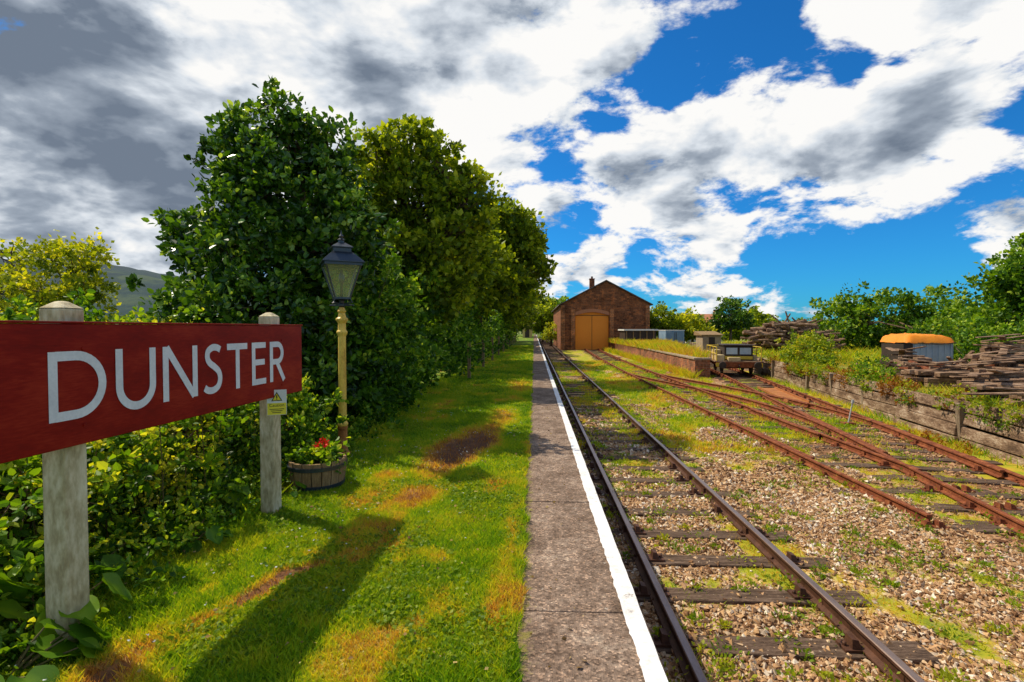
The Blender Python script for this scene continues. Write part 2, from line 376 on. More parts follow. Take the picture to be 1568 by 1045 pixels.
ed = math_(nt, 'ADD', smooth_(nt, sx_.outputs[0], .06, -.10, 0, .55), math_(nt, 'MULTIPLY', math_(nt, 'SUBTRACT', g, .5), 1.6))
col = mixc(nt, smooth_(nt, ed, .25, .6, 0, .85), col, C(.20,.17,.03))
wh = noise(nt, c, 7, 5, .8)
col = mixc(nt, smooth_(nt, wh, .63, .70, 0, .55), col, C(.5,.45,.38))
nt.links.new(col, p.inputs['Base Color']); p.inputs['Roughness'].default_value = .92; bump(nt, math_(nt, 'ADD', g, math_(nt, 'MULTIPLY', vo.outputs['Distance'], .6)), p, .8, .008)
M_conc = m
pf = empty('platform')
mb = MB(); y = -.80; rs = R(3)
while y < 130:
    L = 1.83; mb.box(-.09+rs.normal()*.004, .612, y+.005, y+L-.005, -.16, .003+rs.rand()*.005); y += L
mb.obj('paving_slabs', M_conc, pf, bevel=.008)
MB().box(-.08, .60, -.8, 130, -.158, -.012).obj('joint_filling', mat_noise('joint_moss', [(.4, C(.03,.025,.012)), (.6, C(.12,.13,.02))], 9), pf)
def brickmat(name, c1, c2, mortar, scale=1.0, bw=.22, rh=.075, dirt=(.2, 1.2)):
    m, nt, p, out = newmat(name); c = coords(nt)
    sp = nt.nodes.new('ShaderNodeSeparateXYZ'); nt.links.new(c, sp.inputs[0])
    cb = nt.nodes.new('ShaderNodeCombineXYZ'); nt.links.new(math_(nt, 'ADD', sp.outputs[0], sp.outputs[1]), cb.inputs[0]); nt.links.new(sp.outputs[2], cb.inputs[1])
    b = nt.nodes.new('ShaderNodeTexBrick'); nt.links.new(cb.outputs[0], b.inputs[0])
    b.inputs['Color1'].default_value = c1; b.inputs['Color2'].default_value = c2; b.inputs['Mortar'].default_value = mortar
    b.inputs['Scale'].default_value = 1; b.inputs['Mortar Size'].default_value = .008*scale; b.inputs['Brick Width'].default_value = bw*scale; b.inputs['Row Height'].default_value = rh*scale
    f = noise(nt, c, .9, 8, .7); g = noise(nt, c, 9, 5, .7); h = noise(nt, c, 2.6, 3, .6)
    col = mixc(nt, 1, b.outputs[0], ramp(nt, f, [(.3, C(dirt[0]*2,dirt[0]*2,dirt[0]*2)), (.7, C(dirt[1],dirt[1],dirt[1]))]), 'MULTIPLY')
    col = mixc(nt, .9, col, ramp(nt, g, [(.3, C(.35,.3,.28)), (.7, C(1.5,1.4,1.3))]), 'MULTIPLY')
    col = mixc(nt, smooth_(nt, h, .5, .65, 0, .5), col, mixc(nt, 1, col, C(1.9,1.5,1.0), 'MULTIPLY'))
    nt.links.new(col, p.inputs['Base Color']); p.inputs['Roughness'].default_value = .9
    bump(nt, b.outputs['Fac'], p, -.5, .01); return m
M_brickp = brickmat('old_brick', C(.26,.10,.06), C(.18,.07,.045), C(.25,.2,.16))
MB().box(.45, .56, .4, 130, -1.12, -.162).obj('platform_wall', M_brickp, pf)
m, nt, p, out = newmat('white_line_paint'); c = coords(nt)
f = noise(nt, c, 14, 8, .75); g = noise(nt, c, 2.2, 4, .6)
s = math_(nt, 'ADD', math_(nt, 'MULTIPLY', f, .8), math_(nt, 'MULTIPLY', g, .25))
nt.links.new(ramp(nt, s, [(.34, C(.25,.21,.18)), (.40, C(.66,.62,.57)), (.6, C(.86,.85,.83))]), p.inputs['Base Color']); p.inputs['Roughness'].default_value = .6
yy = np.concatenate([np.arange(.4, 15, .03), np.arange(15, 130.5, .5)]); rs = R(8)
lx = .500+.008*(fbm(yy*9, yy*0, 50)-.5)*2+.002*rs.normal(size=len(yy)); rx = .602+.008*(fbm(yy*7, yy*0, 51)-.5)
V = np.concatenate([np.stack([lx, yy, yy*0+.0135], 1), np.stack([rx, yy, yy*0+.0135], 1)]); n = len(yy); i = np.arange(n-1)
np_mesh('painted_line', V, np.stack([i, i+n, i+n+1, i+1], 1), m, pf)

# ------------------------------------------------------------------ yard ballast
WALL = lambda y: 9.4+(y-10.3)*.178
def yard_green(x, y):
    n = fbm(x*1.1, y*.55, 61); n2 = fbm(x*5, y*5, 62); n3 = fbm(x*2.3, y*1.6, 64)
    base = (n-.48)*2.3+(n3-.53)*1.1
    strip = np.exp(-((x-4.25)/.75)**2)*.30*np.clip((y-2)/6, .25, 1)
    far = np.clip((y-7)/16, 0, 1)*.42
    left = -.3*(x < 1.3)
    rustz = -.04*np.clip((x-5.0), 0, 1)*(y < 40)
    edge = .6*np.clip(1-np.abs(x-WALL(y)+.45)/.5, 0, 1)
    return np.clip(base+strip+far+left+rustz+edge+(n2-.5)*.8, 0, 1)
def yard_h(x, y):
    b = -1.022+.027*(fbm(x*1.2, y*1.2, 71)-.5)*2+.014*(fbm(x*7, y*7, 72)-.5)*2
    return b-.05*np.exp(-((x-3.9)/.5)**2)+.02*np.clip(1-np.abs(x-5.0)/1.0, 0, 1)
xs = np.arange(.5, 14.2, .09); ys = np.concatenate([np.arange(.8, 16, .09), np.arange(16, 63, .3)])
X, Y = np.meshgrid(xs, ys); V = np.stack([X, Y, yard_h(X, Y)], -1).reshape(-1, 3); nx = len(xs)
idx = np.arange(len(V)).reshape(len(ys), nx); F = np.stack([idx[:-1,:-1], idx[:-1,1:], idx[1:,1:], idx[1:,:-1]], -1).reshape(-1, 4)
m, nt, p, out = newmat('yard_gravel'); c = coords(nt)
a = nt.nodes.new('ShaderNodeAttribute'); a.attribute_name = 'green'
a2 = nt.nodes.new('ShaderNodeAttribute'); a2.attribute_name = 'rusty'
vo = nt.nodes.new('ShaderNodeTexVoronoi'); vo.inputs['Scale'].default_value = 26; nt.links.new(c, vo.inputs[0])
sv = nt.nodes.new('ShaderNodeSeparateColor'); nt.links.new(vo.outputs['Color'], sv.inputs[0])
gcol = ramp(nt, sv.outputs[0], [(0, C(.15,.08,.035)), (.35, C(.42,.26,.13)), (.7, C(.58,.42,.25)), (1, C(.78,.68,.50))])
gn = noise(nt, c, 2.5, 8, .7)
gcol = mixc(nt, .8, gcol, ramp(nt, gn, [(.3, C(.42,.27,.15)), (.65, C(1.2,1.05,.85))]), 'MULTIPLY')
gcol = mixc(nt, a2.outputs['Fac'], gcol, ramp(nt, gn, [(.3, C(.06,.028,.015)), (.55, C(.24,.10,.04)), (.7, C(.44,.24,.11))]))
fn = noise(nt, c, 40, 6, .7)
s = math_(nt, 'ADD', a.outputs['Fac'], math_(nt, 'MULTIPLY', math_(nt, 'SUBTRACT', fn, .5), .9))
grc = ramp(nt, gn, [(.3, C(.14,.20,.01)), (.5, C(.34,.33,.015)), (.65, C(.48,.30,.03))])
nt.links.new(mixc(nt, smooth_(nt, s, .12, .4), gcol, grc), p.inputs['Base Color']); p.inputs['Roughness'].default_value = .95
bump(nt, vo.outputs['Distance'], p, -.7, .03)
rusty = np.clip((X-4.9)/.8, 0, 1)*.8*np.clip((fbm(X*.8, Y*.8, 77)-.2)*3, 0, 1)
np_mesh('yard_ground', V, F, m, attrs={'green': yard_green(X, Y).ravel(), 'rusty': rusty.ravel()}, smooth=True)

SLY = 1.2; SLS = .76
def on_sleeper(x, y): return (np.abs(((y-SLY)/SLS+.5) % 1-.5)*SLS < .145) & (x > .62) & (x < 3.24)
def stones(n, xf, yf, size, seed, colr=(0, 1)):
    rs = R(seed); x = xf(rs, n); y = yf(rs, n)
    k = rs.rand(n) > np.clip(yard_green(x, y)*3.2, 0, .97)
    k &= ~(on_sleeper(x, y) & (rs.rand(n) < .45+.75*(fbm(x*2.5, y*3.1, 86)))); x = x[k]; y = y[k]; n = len(x)
    s = size*(.35+1.1*rs.rand(n)**1.8)
    P = np.stack([x, y, yard_h(x, y)+s*.3+.012*rs.rand(n)+.012*on_sleeper(x, y)], 1)
    O = np.array([(1,0,0),(-1,0,0),(0,1,0),(0,-1,0),(0,0,.75),(0,0,-.75)], float)
    V = O[None]*s[:, None, None]*(.65+.7*rs.rand(n, 6, 1))+rs.normal(size=(n, 6, 3))*s[:, None, None]*.28
    an = rs.rand(n)*6.28; ca, sa = np.cos(an)[:, None], np.sin(an)[:, None]
    V = np.stack([V[..., 0]*ca-V[..., 1]*sa, V[..., 0]*sa+V[..., 1]*ca, V[..., 2]], -1)+P[:, None]
    f = np.array([(0,2,4),(2,1,4),(1,3,4),(3,0,4),(2,0,5),(1,2,5),(3,1,5),(0,3,5)])
    F = (np.arange(n)[:, None, None]*6+f[None]).reshape(-1, 3)
    r = colr[0]+(colr[1]-colr[0])*rs.rand(n); r = np.clip(r+.35*(fbm(x*1.5, y*1.5, 74)-.5), 0, 1)
    return V.reshape(-1, 3), F, np.repeat(r, 6)
S = [stones(52000, lambda r,n: .66+5.0*r.rand(n), lambda r,n: 2.2+6*r.rand(n)**1.1, .022, 1),
     stones(30000, lambda r,n: .7+5.2*r.rand(n), lambda r,n: 7.5+12*r.rand(n)**1.2, .03, 2),
     stones(14000, lambda r,n: 5+5*r.rand(n), lambda r,n: 5+14*r.rand(n), .03, 3, (0, .7))]
off = 0; Vs = []; Fs = []; rr = []
for v, f, r_ in S: Vs.append(v); Fs.append(f+off); rr.append(r_); off += len(v)
m, nt, p, out = newmat('ballast_stone'); a = nt.nodes.new('ShaderNodeAttribute'); a.attribute_name = 'rnd'
col = ramp(nt, a.outputs['Fac'], [(0, C(.12,.055,.025)), (.18, C(.32,.18,.085)), (.4, C(.54,.35,.18)), (.6, C(.46,.27,.15)), (.75, C(.70,.53,.34)), (.88, C(.48,.40,.32)), (1, C(.92,.85,.72))])
c = coords(nt); col = mixc(nt, .8, col, ramp(nt, noise(nt, c, 45, 3, .6), [(.3, C(.55,.46,.36)), (.7, C(1.2,1.12,1.0))]), 'MULTIPLY')
nt.links.new(col, p.inputs['Base Color']); p.inputs['Roughness'].default_value = .85
np_mesh('ballast', np.concatenate(Vs), np.concatenate(Fs), m, attrs={'rnd': np.concatenate(rr)})

def inb(x, y): return (x < WALL(y)-.1)
sets = []
kg = lambda x, y: np.clip(yard_green(x, y)*2.0, 0, 1)*inb(x, y)
yd = lambda x, y: np.clip((fbm(x*1.3, y*.8, 81)-.38)*1.8, 0, .62)
sets.append(blades(80000, lambda r,n: .8+7*r.rand(n), lambda r,n: 2.5+9.5*r.rand(n), .036, .0045, 11, yd, yard_h, kg))
sets.append(blades(100000, lambda r,n: .8+9*r.rand(n), lambda r,n: 11+30*r.rand(n)**1.3, .08, .012, 12, yd, yard_h, kg))
V = np.concatenate([s[0] for s in sets]); rn = np.concatenate([s[1] for s in sets])
np_mesh('yard_grass', V, np.arange(len(V)).reshape(-1, 4), M_grass, attrs={'rnd': rn})
rs = R(15); nc = 1600; cx = .9+8.0*rs.rand(nc); cy = 2.6+20*rs.rand(nc)**1.3
kk = (rs.rand(nc) < .25+1.2*np.clip(fbm(cx*1.2, cy*.8, 83)-.4, 0, 1)*3) & inb(cx, cy); cx = cx[kk]; cy = cy[kk]; nc = len(cx); nl = 44
k = np.repeat(np.arange(nc), nl); cs_ = (.25+rs.rand(nc)**2.5)*.10
off3 = rs.normal(size=(len(k), 3))*cs_[k][:, None]*[1,1,.55]; off3[:, 2] = abs(off3[:, 2])
P = np.stack([cx[k], cy[k], yard_h(cx[k], cy[k])+.015], 1)+off3
V, F, q = leaf_geo(P, off3+rs.normal(size=(len(k), 3))*.03+[0,0,.03], (.018+.035*rs.rand(len(k))), .30, rs)
np_mesh('yard_weeds', V, F, M_weed, attrs={'rnd': np.repeat(np.clip(rs.rand(nc)[k]*.6+rs.rand(len(k))*.3, 0, 1), q)})

# ------------------------------------------------------------------ tracks
M_sleep = mat_noise('sleeper_wood', [(.3, C(.02,.012,.008)), (.47, C(.085,.05,.03)), (.58, C(.18,.115,.075)), (.7, C(.34,.25,.18))], 3, .9, 1, .015, (1,9,4), fine=24)
M_rail = mat_noise('rail_rust', [(.3, C(.04,.018,.012)), (.7, C(.15,.065,.035))], 6, .6, .3, .002, metal=.2)
M_railtop = mat_noise('rail_head_worn', [(.3, C(.20,.12,.09)), (.7, C(.42,.30,.24))], 5, .34, .1, .001, (3,.4,1), metal=.85)
M_rust = mat_noise('siding_rust', [(.3, C(.055,.016,.008)), (.5, C(.20,.055,.02)), (.7, C(.40,.14,.05))], 6, .85, .4, .003)
PROF = [(-.06,0),(.06,0),(.06,.014),(.012,.032),(.011,.098),(.036,.112),(.036,.134),(.028,.14),(-.028,.14),(-.036,.134),(-.036,.112),(-.011,.098),(-.012,.032),(-.06,.014)]
def rail(mb, pts, off=0, zb=-.99):
    V = []; n = len(PROF)
    pts = [Vector((p[0], p[1], 0)) for p in pts]
    for i, p in enumerate(pts):
        t = (pts[min(i+1, len(pts)-1)]-pts[max(i-1, 0)]).normalized(); s = Vector((t.y, -t.x, 0))
        for (a, b) in PROF: q = p+s*(off+a); V.append((q.x, q.y, zb+b))
    o = len(mb.V); mb.V += V
    for i in range(len(pts)-1):
        for k in range(n):
            mb.F.append((o+i*n+k, o+i*n+(k+1) % n, o+(i+1)*n+(k+1) % n, o+(i+1)*n+k)); mb.M.append(1 if k in (6,7,8) else 0)
    mb.F.append(tuple(o+k for k in range(n))); mb.M.append(0)
    mb.F.append(tuple(o+(len(pts)-1)*n+k for k in range(n))[::-1]); mb.M.append(0)
def track(name, pts, mats, spacing=.76, seed=0, lstart=None, rstart=None, chairs=True, zb=-.99, dz=0, check=None, sleepers=True, jit=1):
    e = empty(name); G = .755; mb = MB()
    def cut(st): return [p for p in pts if st is None or p[1] >= st]
    rail(mb, cut(lstart), -G, zb); rail(mb, cut(rstart), G, zb)
    if check:
        for (a, b, o) in check: rail(mb, [p for p in pts if a <= p[1] <= b], o, zb)
    mb.obj('rails', mats, e)
    if not sleepers: return e
    rs = R(seed); sl = MB(); ch = MB(); L = 0; nxt = 0
    for a, b in zip(pts[:-1], pts[1:]):
        a = Vector((a[0], a[1], 0)); b = Vector((b[0], b[1], 0)); dl = (b-a).length; t = (b-a).normalized()
        while nxt <= L+dl:
            c = a+t*(nxt-L); s = Vector((t.y, -t.x, 0))
            an = math.atan2(t.y, t.x)-math.pi/2+rs.normal()*.018*jit
            M = Matrix.Translation((c.x+rs.normal()*.05*jit, c.y+rs.normal()*.02*jit, zb-.006+dz+rs.normal()*.005)) @ Matrix.Rotation(an, 4, 'Z') @ Matrix.Rotation(rs.normal()*.006, 4, 'Y')
            sl.box(-1.28+rs.rand()*.08, 1.28-rs.rand()*.08, -.125, .12+rs.rand()*.01, -.11, 0, 0, M)
            if chairs:
                for g in (-G, G):
                    ch.box(g-.17, g+.17, -.075, .075, .0, .022, 0, M)
                    for sg in (-1, 1):
                        o = g+sg*.075
                        V = [(o-.035,-.06,.023),(o+.035,-.06,.023),(o+.035,.06,.023),(o-.035,.06,.023),(o-.028,-.045,.095),(o+.022,-.045,.085),(o+.022,.045,.085),(o-.028,.045,.095)]
                        ch.add([tuple(M @ Vector(v)) for v in V], [(0,3,2,1),(4,5,6,7),(0,1,5,4),(1,2,6,5),(2,3,7,6),(3,0,4,7)])
                        q = M @ Vector((g+sg*.14, 0, .023)); ch.lathe(q, [(.018,0),(.018,.02),(.01,.03)], 6)
            nxt += spacing
        L += dl
    sl.obj('sleepers', M_sleep, e, bevel=.014)
    if chairs: ch.obj('chairs', mats[0], e)
    return e
def line(p, q, n=20): return [(p[0]+(q[0]-p[0])*i/n, p[1]+(q[1]-p[1])*i/n) for i in range(n+1)]
track('main_line_track', line((1.93, SLY), (1.93, 130), 4), [M_rail, M_railtop], seed=1, spacing=SLS)
A_pts = [(5.95 + (1.0*max(0, (y-26)/36)**1.6), y) for y in np.arange(6.9, 64, .75)]
track('siding_track', A_pts, [M_rust, M_rust], seed=2, rstart=8.5, check=[(12, 16.5, .68), (9.5, 13, -.66)], jit=1.5)
C_pts = line((6.25, 3.0), (10.9, 28.0), 48)+line((10.95, 28.3), (13.6, 43), 8)
track('siding_track', C_pts, [M_rust, M_rust], seed=3, zb=-.985, dz=.003, check=[(9, 14.5, .67), (10, 16, -.67)], jit=1.5)
# crossover curving between the two sidings
def xo(y):
    t = min(1, max(0, (y-12.0)/17.0)); s = t*t*(3-2*t); return (6.25+(y-3)*.186)*(1-s)+(5.95+.02)*s
track('points_crossover', [(xo(y), y) for y in np.arange(12.0, 29.1, .5)], [M_rust, M_rust], zb=-.9875, sleepers=False, check=[(17, 21.5, .68), (17, 21.5, -.68)])
pl = empty('point_lever'); MB().box(8.3, 8.6, 14, 14.25, -1.05, -.93).obj('base', M_rust, pl, bevel=.01)
MB().tube([(8.45, 14.1, -.95), (8.55, 14.1, -.4)], [.02, .015], 8).tube([(8.55,14.1,-.42),(8.56,14.1,-.32)], [.035,.035], 8).obj('handle', mat_noise('lever_paint', [(.3, C(.3,.3,.28)), (.7, C(.6,.6,.55))]), pl)
M_plate = mat_noise('rusty_plate', [(.3, C(.22,.07,.02)), (.7, C(.50,.20,.06))], 3, .8, .3)
rp = empty('rusty_steel_plate'); Mp = Matrix.Translation((9.45, 20.0, -.96)) @ Matrix.Rotation(-.19, 4, 'Z')
MB().box(-.35, .35, -2.2, 2.2, 0, .03, 0, Mp).box(-.35, -.31, -2.2, 2.2, .031, .09, 0, Mp).box(.31, .35, -2.2, 2.2, .031, .09, 0, Mp).obj('channel', M_plate, rp)

# ------------------------------------------------------------------ station sign
m, nt, p, out = newmat('sign_red_paint'); c = coords(nt, (1,.6,2)); f = noise(nt, c, 4, 8, .6); g = noise(nt, coords(nt, (1,2,14)), 9, 5, .6)
s = math_(nt, 'ADD', math_(nt, 'MULTIPLY', f, .6), math_(nt, 'MULTIPLY', g, .4))
nt.links.new(ramp(nt, s, [(.32, C(.16,.005,.003)), (.5, C(.25,.009,.004)), (.68, C(.36,.028,.010))]), p.inputs['Base Color']); p.inputs['Roughness'].default_value = .5; p.inputs['Specular IOR Level'].default_value = .12; bump(nt, s, p, .15, .004); M_red = m
M_white = mat_noise('sign_white_paint', [(.3, C(.60,.60,.62)), (.7, C(.84,.83,.83))], 5, .5, .05)
M_post = mat_noise('weathered_concrete_post', [(.3, C(.17,.12,.05)), (.45, C(.44,.35,.19)), (.55, C(.63,.53,.33)), (.68, C(.80,.71,.50))], 4, .9, .9, .01, (1,1,.4), fine=35)
sg = empty('station_name_sign')
y0, y1 = 1.97, 4.61; sx = lambda y: -2.255+.047*(y-1.97)
an = math.atan2(.047, 1)
MS = Matrix.Translation((sx(y0), y0, 0)) @ Matrix.Rotation(-an, 4, 'Z')
Ltot = 2.643; ZB, ZT = 1.026, 1.622
MB().box(-.045, 0, 0, Ltot, ZB, ZT, 0, MS).obj('board', M_red, sg, bevel=.006)
MB().box(-.052, .006, -.008, Ltot+.008, ZT+.001, ZT+.012, 0, MS).obj('top_batten', M_red, sg, bevel=.003)
def catmull(P, n=6):
    P = [P[0]]+P+[P[-1]]; o = []
    for i in range(1, len(P)-2):
        for k in range(n):
            t = k/n; a, b, c, d = [np.array(x) for x in P[i-1:i+3]]
            o.append(tuple(.5*((2*b)+(-a+c)*t+(2*a-5*b+4*c-d)*t*t+(-a+3*b-3*c+d)*t**3)))
    return o+[P[-1]]
def arc(cx, cy, rx, ry, a0, a1, n=18): return [(cx+rx*math.cos(math.radians(a0+(a1-a0)*i/n)), cy+ry*math.sin(math.radians(a0+(a1-a0)*i/n))) for i in range(n+1)]
W_ = .066
LET = [
 (.90, [[(.066,0),(.066,1)], [(.10,1-W_),(.36,1-W_)]+arc(.40,.5,.43,.5-W_,90,-90)+[(.10,W_)]]),
 (.80, [[(.066,1),(.066,.40)]+arc(.40,.38,.334,.345,180,360)+[(.734,.40),(.734,1)]]),
 (.86, [[(.066,0),(.066,1)], [(.085,.985),(.775,.015)], [(.794,0),(.794,1)]]),
 (.56, [catmull([(.50,.89),(.40,.935),(.27,.94),(.14,.87),(.115,.74),(.18,.63),(.32,.54),(.45,.43),(.49,.28),(.43,.13),(.28,.06),(.13,.07),(.03,.13)])]),
 (.70, [[(0,1-W_),(.70,1-W_)], [(.35,0),(.35,.95)]]),
 (.56, [[(.066,0),(.066,1)], [(.10,1-W_),(.55,1-W_)], [(.10,.53),(.51,.53)], [(.10,W_),(.56,W_)]]),
 (.70, [[(.066,0),(.066,1)], [(.10,1-W_),(.32,1-W_)]+arc(.33,.715,.215,.285-W_,90,-90)+[(.10,.496)], [(.30,.50),(.635,.0)]]),
]
cap = .330; adv = .165; tw = sum(l[0] for l in LET)+adv*6; sc = 2.06/tw
mb = MB(); cur = (Ltot-2.06)/2+.0; zb0 = ZB+.133; so_ = 0
for wd, strokes in LET:
    for st in strokes:
        pts = [Vector((a*sc, b*cap)) for a, b in st]; L_, R_ = [], []
        hw = W_*cap*1.04
        for i, q in enumerate(pts):
            d0 = (pts[i]-pts[i-1]).normalized() if i > 0 else None; d1 = (pts[i+1]-pts[i]).normalized() if i < len(pts)-1 else None
            t = ((d0 or d1)+(d1 or d0)).normalized(); nn = Vector((-t.y, t.x)); L_.append(q+nn*hw); R_.append(q-nn*hw)
        so_ += 1; xo_ = .0022+(so_ % 4)*.0004; o = len(L_)
        V = [tuple(MS @ Vector((xo_, cur+q.x, zb0+q.y))) for q in L_+R_]
        mb.add(V, [(i, i+1, o+i+1, o+i) for i in range(o-1)])
    cur += (wd+adv)*sc
mb.obj('lettering_DUNSTER', M_white, sg)
for k, yy_ in enumerate((2.44, 4.27)):
    lx_ = (yy_-y0); mb = MB()
    mb.box(-.172, -.047, lx_-.0625, lx_+.0625, -.2, 1.70, 0, MS)
    V = [tuple(MS @ Vector(v)) for v in [(-.172,lx_-.0625,1.7005),(-.047,lx_-.0625,1.7005),(-.047,lx_+.0625,1.7005),(-.172,lx_+.0625,1.7005),(-.13,lx_-.02,1.735),(-.09,lx_-.02,1.735),(-.09,lx_+.02,1.735),(-.13,lx_+.02,1.735)]]
    mb.add(V, [(0,1,5,4),(1,2,6,5),(2,3,7,6),(3,0,4,7),(4,5,6,7)])
    mb.obj('post_%d' % (k+1), M_post, sg, bevel=.012)
bolts = MB()
for yy_ in (2.44, 4.27):
    for zz in (1.12, 1.5):
        q = MS @ Vector((0, yy_-y0, zz)); bolts.tube([q+Vector((-.002,0,0)), q+Vector((.005,0,0))], [.011, .009], 8)
bolts.obj('bolts', M_red, sg)
# caution notice
cn = empty('caution_notice')
MC = Matrix.Translation((-2.135, 4.150, .985)) @ Matrix.Rotation(math.radians(24), 4, 'Z')
M_yell = mat_noise('notice_yellow', [(.3, C(.75,.60,.03)), (.7, C(.85,.72,.06))], 5, .45, 0)
M_nw = mat_noise('notice_white', [(.3, C(.62,.62,.58)), (.7, C(.78,.78,.74))], 5, .45, 0)
M_blk = mat_noise('notice_black', [(.3, C(.02,.02,.02)), (.7, C(.03,.03,.03))], 5, .5, 0)
MB().box(-.075, .075, 0, .004, -.105, .105, 0, MC).obj('plate', M_nw, cn)
MB().box(-.072, .072, -.002, -.0005, -.102, -.005, 0, MC).obj('yellow_panel', M_yell, cn)
def quadp(mb, pts, y): mb.add([tuple(MC @ Vector((a, y, b))) for a, b in pts], [tuple(range(len(pts)))])
mb = MB(); quadp(mb, [(-.042,.012),(.042,.012),(0,.088)], -.0015); mb.obj('triangle_border', M_blk, cn)
mb = MB(); quadp(mb, [(-.031,.018),(.031,.018),(0,.074)], -.0025); mb.obj('triangle', M_yell, cn)
mb = MB(); quadp(mb, [(-.004,.034),(.004,.034),(.005,.060),(-.005,.060)], -.0035); quadp(mb, [(-.004,.023),(.004,.023),(.004,.030),(-.004,.030)], -.0035); mb.obj('exclamation', M_blk, cn)
fc = bpy.data.curves.new('caution_text', 'FONT'); fc.body = 'Caution'; fc.size = .036; fc.align_x = 'CENTER'
fo = bpy.data.objects.new('caution_text', fc); COL.objects.link(fo); fo.parent = cn; fc.materials.append(M_blk)
fo.matrix_world = MC @ Matrix.Translation((0, -.0035, -.035)) @ Matrix.Rotation(math.pi/2, 4, 'X')
mb = MB()
for i in range(3): mb.add([tuple(MC @ Vector(v)) for v in [(-.055+.01*i,-.0035,-.058-i*.014),(.055-.012*i,-.0035,-.058-i*.014),(.055-.012*i,-.0035,-.053-i*.014),(-.055+.01*i,-.0035,-.053-i*.014)]], [(0,1,2,3)])
mb.obj('small_print', M_blk, cn)
MB().tube([MC @ Vector((-.06, .02, .07)), MC @ Vector((.01, .02, .07))], [.006, .006], 6).box(-.07, .01, .004, .02, -.08, .09, 0, MC).obj('fixing_bracket', M_post, cn)

# ------------------------------------------------------------------ lamp
lp = empty('street_lamp'); LX, LY = -2.38, 6.25
M_lpost = mat_noise('lamp_post_ochre_paint', [(.3, C(.42,.20,.025)), (.5, C(.78,.50,.08)), (.7, C(.88,.62,.12))], 5, .45, .25, .003, (1,1,.5))
M_lbase = mat_noise('lamp_base_rusty_paint', [(.3, C(.20,.05,.015)), (.5, C(.42,.16,.04)), (.7, C(.62,.36,.09))], 8, .7, .4)
M_iron = mat_noise('lamp_black_iron', [(.3, C(.012,.016,.022)), (.7, C(.035,.045,.06))], 6, .3, .15, .002, spec=.6)
MB().lathe((LX, LY, 0), [(.10,-.1),(.10,.04),(.075,.06),(.06,.10),(.055,.34),(.062,.36),(.062,.385)], 12).obj('base', M_lbase, lp)
MB().lathe((LX, LY, 0), [(.058,.386),(.066,.40),(.066,.42),(.050,.44),(.047,1.50),(.055,1.52),(.066,1.545),(.066,1.56),(.050,1.58),(.046,1.66),(.060,1.68),(.074,1.70),(.074,1.72),(.05,1.74),(.04,1.79),(.055,1.81),(.04,1.83),(.03,1.86)], 12).obj('column', M_lpost, lp, bevel=.002)
lb = 1.97; lt = 2.38; MR = Matrix.Translation((LX, LY, 0)) @ Matrix.Rotation(math.radians(28), 4, 'Z')
wb, wt = .085, .205
fr = MB()
fr.lathe((LX, LY, 0), [(.028,1.861),(.05,1.88),(.05,1.895),(.025,1.91),(.03,1.94),(.06,1.962)], 12)
for a, b in ((-1,-1),(1,-1),(1,1),(-1,1)):
    fr.tube([MR @ Vector((a*wb, b*wb, lb)), MR @ Vector((a*wt, b*wt, lt))], [.011, .011], 6)
    fr.tube([MR @ Vector((a*.02, b*.02, 1.90)), MR @ Vector((a*.11, b*.11, 1.92)), MR @ Vector((a*wb, b*wb, lb))], [.008, .008, .008], 6)
for zz, ww, h in ((lb, wb+.012, .022), (lt, wt+.012, .03)):
    fr.box(-ww, ww, -ww, -ww+.022, zz-h/2, zz+h/2, 0, MR); fr.box(-ww, ww, ww-.022, ww, zz-h/2, zz+h/2, 0, MR)
    fr.box(-ww, -ww+.022, -ww+.022, ww-.022, zz-h/2, zz+h/2, 0, MR); fr.box(ww-.022, ww, -ww+.022, ww-.022, zz-h/2, zz+h/2, 0, MR)
fr.obj('lantern_frame', M_iron, lp)
def pyr(mb, prof):
    V = []; F = []
    for (r, z_) in prof:
        for a, b in ((-1,-1),(1,-1),(1,1),(-1,1)): V.append(tuple(MR @ Vector((a*r, b*r, z_))))
    for i in range(len(prof)-1):
        for k in range(4): F.append((i*4+k, i*4+(k+1) % 4, (i+1)*4+(k+1) % 4, (i+1)*4+k))
    F.append((0,1,2,3)[::-1]); F.append(tuple(range(len(prof)*4-4, len(prof)*4))); mb.add(V, F)
mb = MB(); pyr(mb, [(wt+.035, lt+.018), (wt+.035, lt+.03), (.155, lt+.115), (.115, lt+.15), (.105, lt+.155), (.105, lt+.20), (.125, lt+.205), (.125, lt+.215), (.04, lt+.275)])
mb.lathe((LX, LY, 0), [(.035, lt+.27), (.035, lt+.30), (.05, lt+.31), (.02, lt+.33), (.03, lt+.355), (.012, lt+.38), (.003, lt+.43)], 10)
mb.obj('lantern_hood', M_iron, lp, bevel=.003)
m, nt, p, out = newmat('lantern_glass'); p.inputs['Base Color'].default_value = C(.75,.78,.30); p.inputs['Roughness'].default_value = .08; p.inputs['Alpha'].default_value = .22; p.inputs['Specular IOR Level'].default_value = .45
mb = MB()
for k in range(4):
    c4 = [(-1,-1),(1,-1),(1,1),(-1,1)]; a, b = c4[k], c4[(k+1) % 4]; w1, w2 = wb-.002, wt-.002
    mb.add([tuple(MR @ Vector(v)) for v in ((a[0]*w1,a[1]*w1,lb+.01),(b[0]*w1,b[1]*w1,lb+.01),(b[0]*w2,b[1]*w2,lt-.012),(a[0]*w2,a[1]*w2,lt-.012))], [(0,1,2,3)])
mb.obj('lantern_glass', m, lp)
MB().lathe((LX, LY, 0), [(.02,1.98),(.015,2.14),(.03,2.17),(.038,2.23),(.02,2.28),(.015,2.33)], 12).obj('mantle', M_iron, lp, smooth=True)
